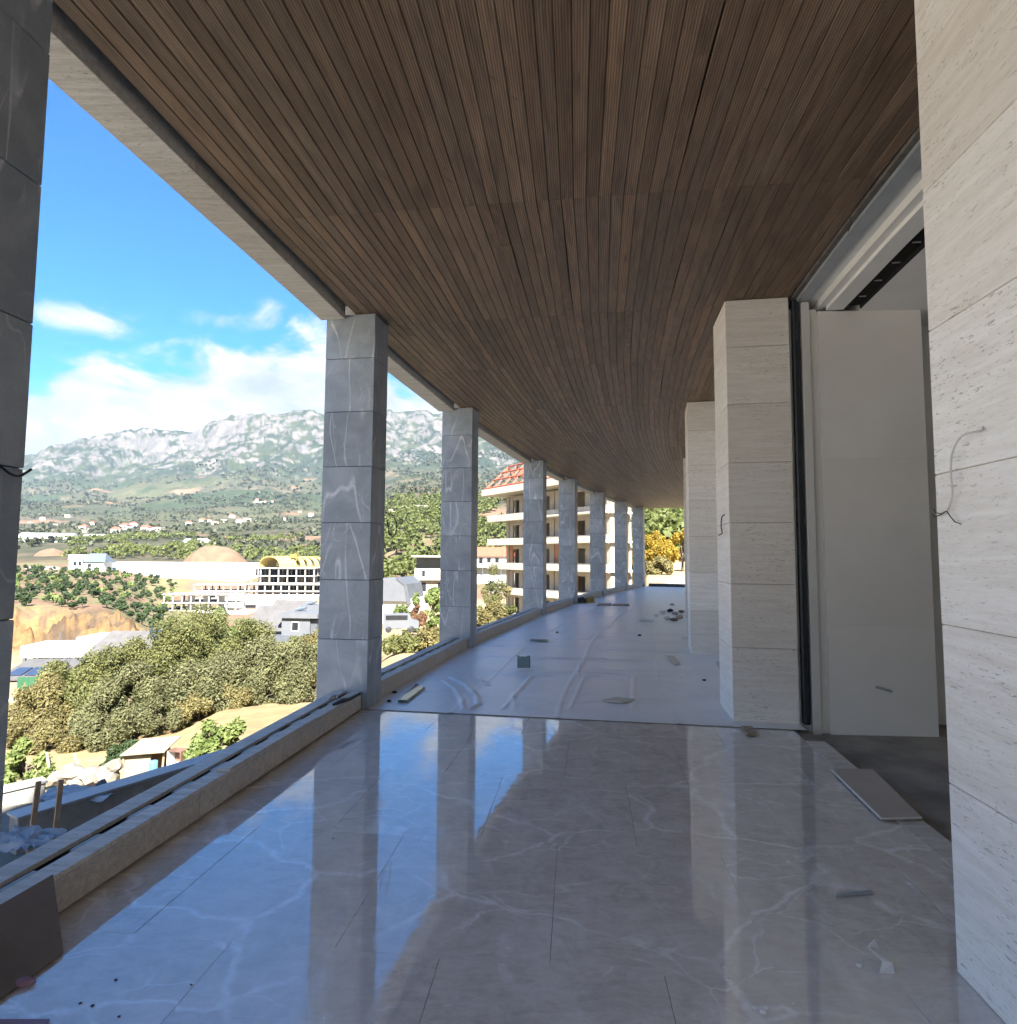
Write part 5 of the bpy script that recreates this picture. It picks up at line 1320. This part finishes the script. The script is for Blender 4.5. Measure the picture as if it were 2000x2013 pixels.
# ------------------------------------------------------------------ small things in the gallery
def lie(name, quad, z, th, mat, label, cat, edge=None):
    """flat piece lying on the floor, corners given where they touch level z"""
    P = [on_z(x, y, z + th) for x, y in quad]; c = sum(P) / 4; root_mat = mat
    mb = MB().hexa([(q[0] - c[0], q[1] - c[1], 0) for q in P] + [(q[0] - c[0], q[1] - c[1], th) for q in P])
    o = mb.build(name, mat, None, loc=(c[0], c[1], z + 0.001)); tag(o, label, cat)
    return o
o = lie('gypsum_board', [(1733, 1607), (1812, 1606), (1716, 1512), (1636, 1512)], 0.012, 0.013, 'gypsum_board', 'brown-faced plasterboard offcut lying by the threshold', 'board')
P = [on_z(x, y, 0.025) for x, y in [(1733, 1607), (1812, 1606), (1716, 1512), (1636, 1512)]]
c = np.array(o.location)
mb = MB().tube([tuple(P[3] - c + np.array([-.004, 0, -.0055])), tuple(P[0] - c + np.array([-.004, -.004, -.0055])), tuple(P[1] - c + np.array([0, -.004, -.0055]))], 0.0062, 4)
mb.build('white_edge', 'gypsum_edge', o)
lie('wood_offcut', [(1468, 1443), (1489, 1443), (1479, 1427), (1457, 1427)], 0.006, 0.016, 'timber_pale', 'small striped wood offcut at the foot of the travertine pillar', 'offcut')
lie('plaster_strip', [(1643, 1762), (1717, 1755), (1714, 1749), (1644, 1756)], 0.001, 0.006, 'grey_strip', 'thin pale plaster strip on the marble floor at right', 'strip')
lie('pink_tape', [(-20, 2030), (88, 2030), (98, 2004), (-20, 2004)], 0.001, 0.003, 'pink_tape', 'pink tape at the very bottom left corner', 'tape')
# crumpled paper
p = on_z(1738, 1905, 0.0); root = empty('torn_paper', p, 0, 'torn twisted scrap of white paper on the floor near the bright wall', 'paper scrap')
pts = [[(-.035, -.03, .004), (.02, -.035, .004), (.035, .0, .02), (-.005, .0, .03)], [(.035, 0, .02), (-.005, 0, .03), (-.03, .05, .05), (-.01, .065, .035)], [(-.03, .05, .05), (-.01, .065, .035), (.035, .085, .02), (.0, .055, .075)]]
for i, q in enumerate(pts):
    n_ = (Vector(q[1]) - Vector(q[0])).cross(Vector(q[2]) - Vector(q[0])).normalized() * 0.0012
    MB().hexa([tuple(Vector(k_) - n_) for k_ in q] + [tuple(Vector(k_) + n_) for k_ in q]).build('paper_fold', 'paper_white', root)
for i, (x, y, s) in enumerate([(1690, 1898, .012), (1500, 1990, .011), (1508, 1982, .008), (1482, 1981, .005), (1425, 1901, .007), (1432, 1921, .005), (1605, 1916, .004), (1410, 1983, .004), (1322, 1832, .004), (1560, 1973, .004)]):
    rock('plaster_crumb', on_z(x, y, s * .5), (s, s * .7, s * .6), 'paper_white', 'white plaster crumb on the marble floor', 'crumb', 'plaster crumbs on the floor', 90 + i)
for i, (x, y, s) in enumerate([(158, 1972, .006), (182, 1977, .007), (228, 1926, .006), (234, 1998, .005), (376, 1936, .005), (655, 1648, .006)]):
    rock('dark_pebble', on_z(x, y, .002), (s, s * .8, s * .4), 'cable_black', 'tiny dark speck of dirt on the marble floor at left', 'speck', 'dark specks on the floor', 120 + i)
# dark slab leaning on the kerb
B0, T0 = on_z(126, 1872, 0.012), np.array([-1.945, 2.725, 0.197])
dv_ = np.array([-0.155, -1.0, 0]); n_ = np.cross(dv_, T0 - B0); n_ /= np.linalg.norm(n_); n_ *= 0.011 * (1 if n_[0] > 0 else -1)
Q = [B0, B0 + dv_ * 1.1, T0 + dv_ * 1.1, T0]
o = MB().hexa([tuple(q - B0) for q in Q] + [tuple(q - B0 - n_ * 2) for q in Q]).build('leaning_slab', 'dark_stone_slab', None, 0.002, loc=B0)
tag(o, 'dark stone slab leaning on the kerb at the bottom left corner', 'slab')
o = rock('mortar_lump', on_z(40, 1932, 0.012), (.05, .018, .014), 'pink_tape', 'pinkish wedge under the leaning dark slab', 'wedge', None, 131, 0.3)
# loose plank on the kerb cap
q_ = [on_z(424, 1512, .205), on_z(452, 1511, .205), on_z(622, 1411, .205), on_z(610, 1405, .205)]
c = sum(q_) / 4
o = MB().hexa([(k_[0] - c[0], k_[1] - c[1], -.018) for k_ in q_] + [(k_[0] - c[0], k_[1] - c[1], 0) for k_ in q_]).build('loose_plank', 'travertine_long', None, loc=c)
tag(o, 'loose stone plank lying on the kerb cap left of the nearest full column', 'plank')
p = on_z(655, 1385, .20); o = MB().tube([(0, 0, 0), (.07, .1, .015), (.10, .22, .0), (.16, .36, .02)], [.012, .02, .016, .012], 6).build('wrapped_bundle', 'black_membrane', None, loc=p)
tag(o, 'dark wrapped bundle on the kerb slot beside the nearest full column', 'bundle')
o = MB().tube([(0, 0, 0), (.012, .03, .02), (.05, .05, .03), (.07, .02, .01)], .012, 6).build('white_rag', 'film_white', None, loc=on_z(648, 1375, .19)); tag(o, 'small white rag on the kerb beside the dark bundle', 'rag')
# far floor clutter
def pane(name, quad, label, tilt=None):
    P = [on_z(x, y, 0.03) for x, y in quad]; c = sum(P) / 4; root = empty(name, (c[0], c[1], 0.022), 0, label, 'glass pane')
    MB().hexa([(q[0] - c[0], q[1] - c[1], 0) for q in P] + [(q[0] - c[0], q[1] - c[1], .010) for q in P]).build('glass', 'green_glass', root)
    mb = MB(); loop = [(q[0] - c[0], q[1] - c[1], .005) for q in P]
    mb.tube(loop[:3], .013, 4).build('edge', 'glass_edge', root); return root
pane('glass_sheet', [(783, 1378), (800, 1378), (834, 1352), (818, 1344)], 'green-edged glass pane lying at the foot of the nearest full column')
a, b_ = on_z(1017, 1313, 0.02), on_z(1041, 1313, 0.02); h_ = 0.155
root = empty('glass_block', a, 0, 'small upright glass piece with dark edges, alone on the plastic sheet', 'glass pane')
wv = float(b_[0] - a[0]); MB().box(0, wv, 0, .012, 0, h_).build('glass', 'green_glass', root); MB().box(wv, wv + .012, -.002, .014, 0, h_).build('edge', 'glass_edge', root)
for x in (0.0, wv - .03): MB().box(x, x + .03, 0, .013, h_ + .001, h_ + .012).build('clip', 'glass_edge', root)
for i, (quad, mat, lab) in enumerate([
        ([(1184, 1376), (1224, 1380), (1249, 1374), (1212, 1370)], 'tile_cream', 'cream tile piece on the sheet in the middle foreground'),
        ([(1311, 1289), (1327, 1306), (1338, 1304), (1325, 1289)], 'tile_cream', 'cream tile leaning flat before the second travertine pillar'),
        ([(1408, 1300), (1424, 1334), (1430, 1334), (1418, 1300)], 'tile_cream', 'narrow cream strip beside the travertine pillar base'),
        ([(1042, 1258), (1076, 1260), (1080, 1257), (1046, 1256)], 'glass_edge', 'thin dark bar lying on the sheet left of centre'),
        ([(1172, 1190), (1202, 1190), (1203, 1186), (1178, 1186)], 'timber_pale', 'long pale board lying near the fourth column'),
        ([(1204, 1190), (1238, 1190), (1236, 1187), (1206, 1187)], 'timber_pale', 'second pale board beside the long one'),
        ([(1256, 1219), (1284, 1221), (1286, 1218), (1260, 1216)], 'paper_white', 'thin white batten on the sheet before the debris'),
        ([(1341, 1253), (1356, 1256), (1357, 1253), (1344, 1251)], 'paper_white', 'small white batten beside the second travertine pillar')]):
    lie('floor_piece', quad, 0.022, 0.014, mat, lab, 'floor piece').name = ['tile_piece', 'tile_piece', 'tile_strip', 'metal_bar', 'pale_board', 'pale_board', 'white_batten', 'white_batten'][i]
for i, (x, y, s, mat) in enumerate([(1303, 1203, .11, 'paper_white'), (1318, 1200, .12, 'cable_black'), (1328, 1206, .12, 'film_white'), (1336, 1213, .13, 'timber_pale'), (1312, 1215, .10, 'tile_cream'), (1290, 1210, .08, 'paper_white'), (1325, 1218, .12, 'stone_rubble'), (1322, 1188, .09, 'film_white'), (1340, 1202, .1, 'stone_rubble')]):
    rock('debris_piece', on_z(x, y, .05), (s * .8, s * .5, s * .4), mat, ['white crumpled debris left in the heap by the far pillar', 'black bag in the debris heap by the far pillar', 'pale film in the debris heap by the far pillar', 'brown wood chunk at the right of the debris heap', 'cream rubble at the front of the debris heap', 'small white debris just left of the heap', 'grey rubble at the right front of the debris heap', 'pale scrap behind the debris heap', 'stone chunk beside the far pillar foot'][i], 'debris', 'debris heap by the far pillar', 150 + i)
for i, (x, y, s) in enumerate([(1096, 1243, .05), (1258, 1249, .06), (1385, 1337, .04), (765, 1378, .04), (776, 1361, .05)]):
    rock('dark_scrap', on_z(x, y, .02), (s * .6, s * .4, s * .35), 'cable_black', ['black scrap on the sheet left of centre', 'black scrap on the sheet right of centre', 'black scrap near the travertine pillar', 'black foam lump at the foot of the nearest full column', 'black foam lump against the kerb behind the nearest column'][i], 'scrap', None, 170 + i)
p = on_z(1158, 1186, 0.0); root = empty('yellow_bag', p, R(20), 'yellow and black material bag leaning on the kerb by the fifth column', 'bag')
MB().hexa([(-.1, 0, 0), (.24, 0, 0), (.24, .2, 0), (-.1, .2, 0), (-.06, .05, .19), (.22, .03, .22), (.22, .18, .2), (-.06, .18, .17)]).build('bag_front', 'vault_yellow', root, .02)
MB().hexa([(-.42, .02, 0), (-.11, .0, 0), (-.11, .24, 0), (-.42, .24, 0), (-.36, .06, .18), (-.13, .05, .2), (-.13, .2, .2), (-.36, .2, .18)]).build('bag_rear', 'wall_dark', root, .02)
# ---- loose cables at the columns
def cable(name, pts, r, mat, label, n=5):
    P = [Vector([float(k_) for k_ in q]) for q in pts]; out = []
    for i in range(len(P) - 1):
        a, b = P[max(i - 1, 0)], P[i]; c2, d2 = P[i + 1], P[min(i + 2, len(P) - 1)]
        for k_ in range(n):
            t_ = k_ / n; out.append(0.5 * ((2 * b) + (c2 - a) * t_ + (2 * a - 5 * b + 4 * c2 - d2) * t_ ** 2 + (3 * b - a - 3 * c2 + d2) * t_ ** 3))
    out.append(P[-1]); o0_ = out[0].copy()
    o = MB().tube([tuple(q - o0_) for q in out], r, 6).build(name, mat, None, smooth=True, loc=o0_); tag(o, label, 'cable'); return o
def on_w(x, y, w):
    """pixel -> point on the vertical surface at offset w"""
    lo, hi = 0.5, 40.0; r = ray(x, y)
    f_ = lambda t_: sw(cC + r * t_)[1] - w
    for _ in range(60):
        mid = (lo + hi) / 2
        if (f_(lo) > 0) == (f_(mid) > 0): lo = mid
        else: hi = mid
    return cC + r * lo
P = [on_w(x, y, W_IN + 0.03 - d) for x, y, d in [(1931, 836, -.01), (1930, 846, .02), (1892, 857, .035), (1873, 890, .035), (1870, 930, .03), (1873, 965, .025), (1869, 990, .02), (1862, 1004, .02)]]
cw = cable('loose_cable', P, 0.0035, 'cable_white', 'white cable hanging out of the bright travertine wall end')
for tgt in ([(1850, 1012), (1838, 1016), (1834, 1010)], [(1868, 1014), (1878, 1026), (1890, 1030)], [(1852, 1010), (1840, 1008), (1836, 1000)]):
    q = [P[-1]] + [on_w(x, y, W_IN + 0.01) for x, y in tgt]; l0 = Vector(cw.location)
    MB().tube([tuple(Vector([float(c_) for c_ in k_]) - l0) for k_ in q], 0.0022, 5).build('bare_core', 'cable_black', cw)
P = [on_w(x, y, -d) for x, y, d in [(758, 1008, .0), (768, 1010, -.04), (776, 1018, -.06), (780, 1038, -.06), (776, 1052, -.06), (768, 1053, -.05), (764, 1040, -.03), (761, 1022, -.02)]]
cable('loose_cable', P, 0.006, 'cable_black', 'black cable loop sticking out of the nearest full grey column')
cable('loose_cable', [on_w(x, y, .0 + d) for x, y, d in [(-4, 912, -.0), (18, 930, .02), (36, 936, .04), (50, 930, .06), (62, 922, .07)]], 0.005, 'cable_black', 'dark frayed cable on the near-black column at the left edge')
cable('loose_cable', [on_w(x, y, W_IN - d) for x, y, d in [(1427, 1011, -.005), (1420, 1016, .03), (1418, 1034, .04), (1420, 1048, .03), (1413, 1052, .05)]], 0.006, 'cable_black', 'dark cable hanging from the travertine pillar beside the opening')
cable('loose_cable', [on_w(x, y, W_IN - d) for x, y, d in [(1354, 1044, -.005), (1352, 1050, .03), (1350, 1066, .05), (1345, 1068, .05)]], 0.008, 'cable_black', 'thin dark cable on the second travertine pillar')
cable('loose_cable', [on_w(x, y, W_DOOR - 0.0) + np.array([0, 0, -.01]) for x, y in [(1672, 424), (1674, 436), (1670, 446), (1668, 452)]], 0.004, 'cable_black', 'short dark wire end hanging from the ceiling edge above the opening')

# ------------------------------------------------------------------ air between here and the mountains
zmin = -30.0; zmax = max(v.co.z for v in bpy.data.objects['ground'].data.vertices) + 8.0
hz = MB().box(-7000, 7000, -7000, 7000, zmin, zmax)
hm = bpy.data.materials.new('haze_air'); hm.use_nodes = True; ht = NT(hm.node_tree); ht.n.clear()
ho = ht.node('ShaderNodeOutputMaterial'); hv = ht.node('ShaderNodeVolumePrincipled')
hv.inputs['Color'].default_value = (0.55, 0.75, 1.0, 1); hv.inputs['Density'].default_value = HAZE; hv.inputs['Anisotropy'].default_value = 0.0
ht.l.new(hv.outputs[0], ho.inputs['Volume']); MATS['haze_air'] = hm
tag(hz.build('haze', 'haze_air'), kind='stuff')
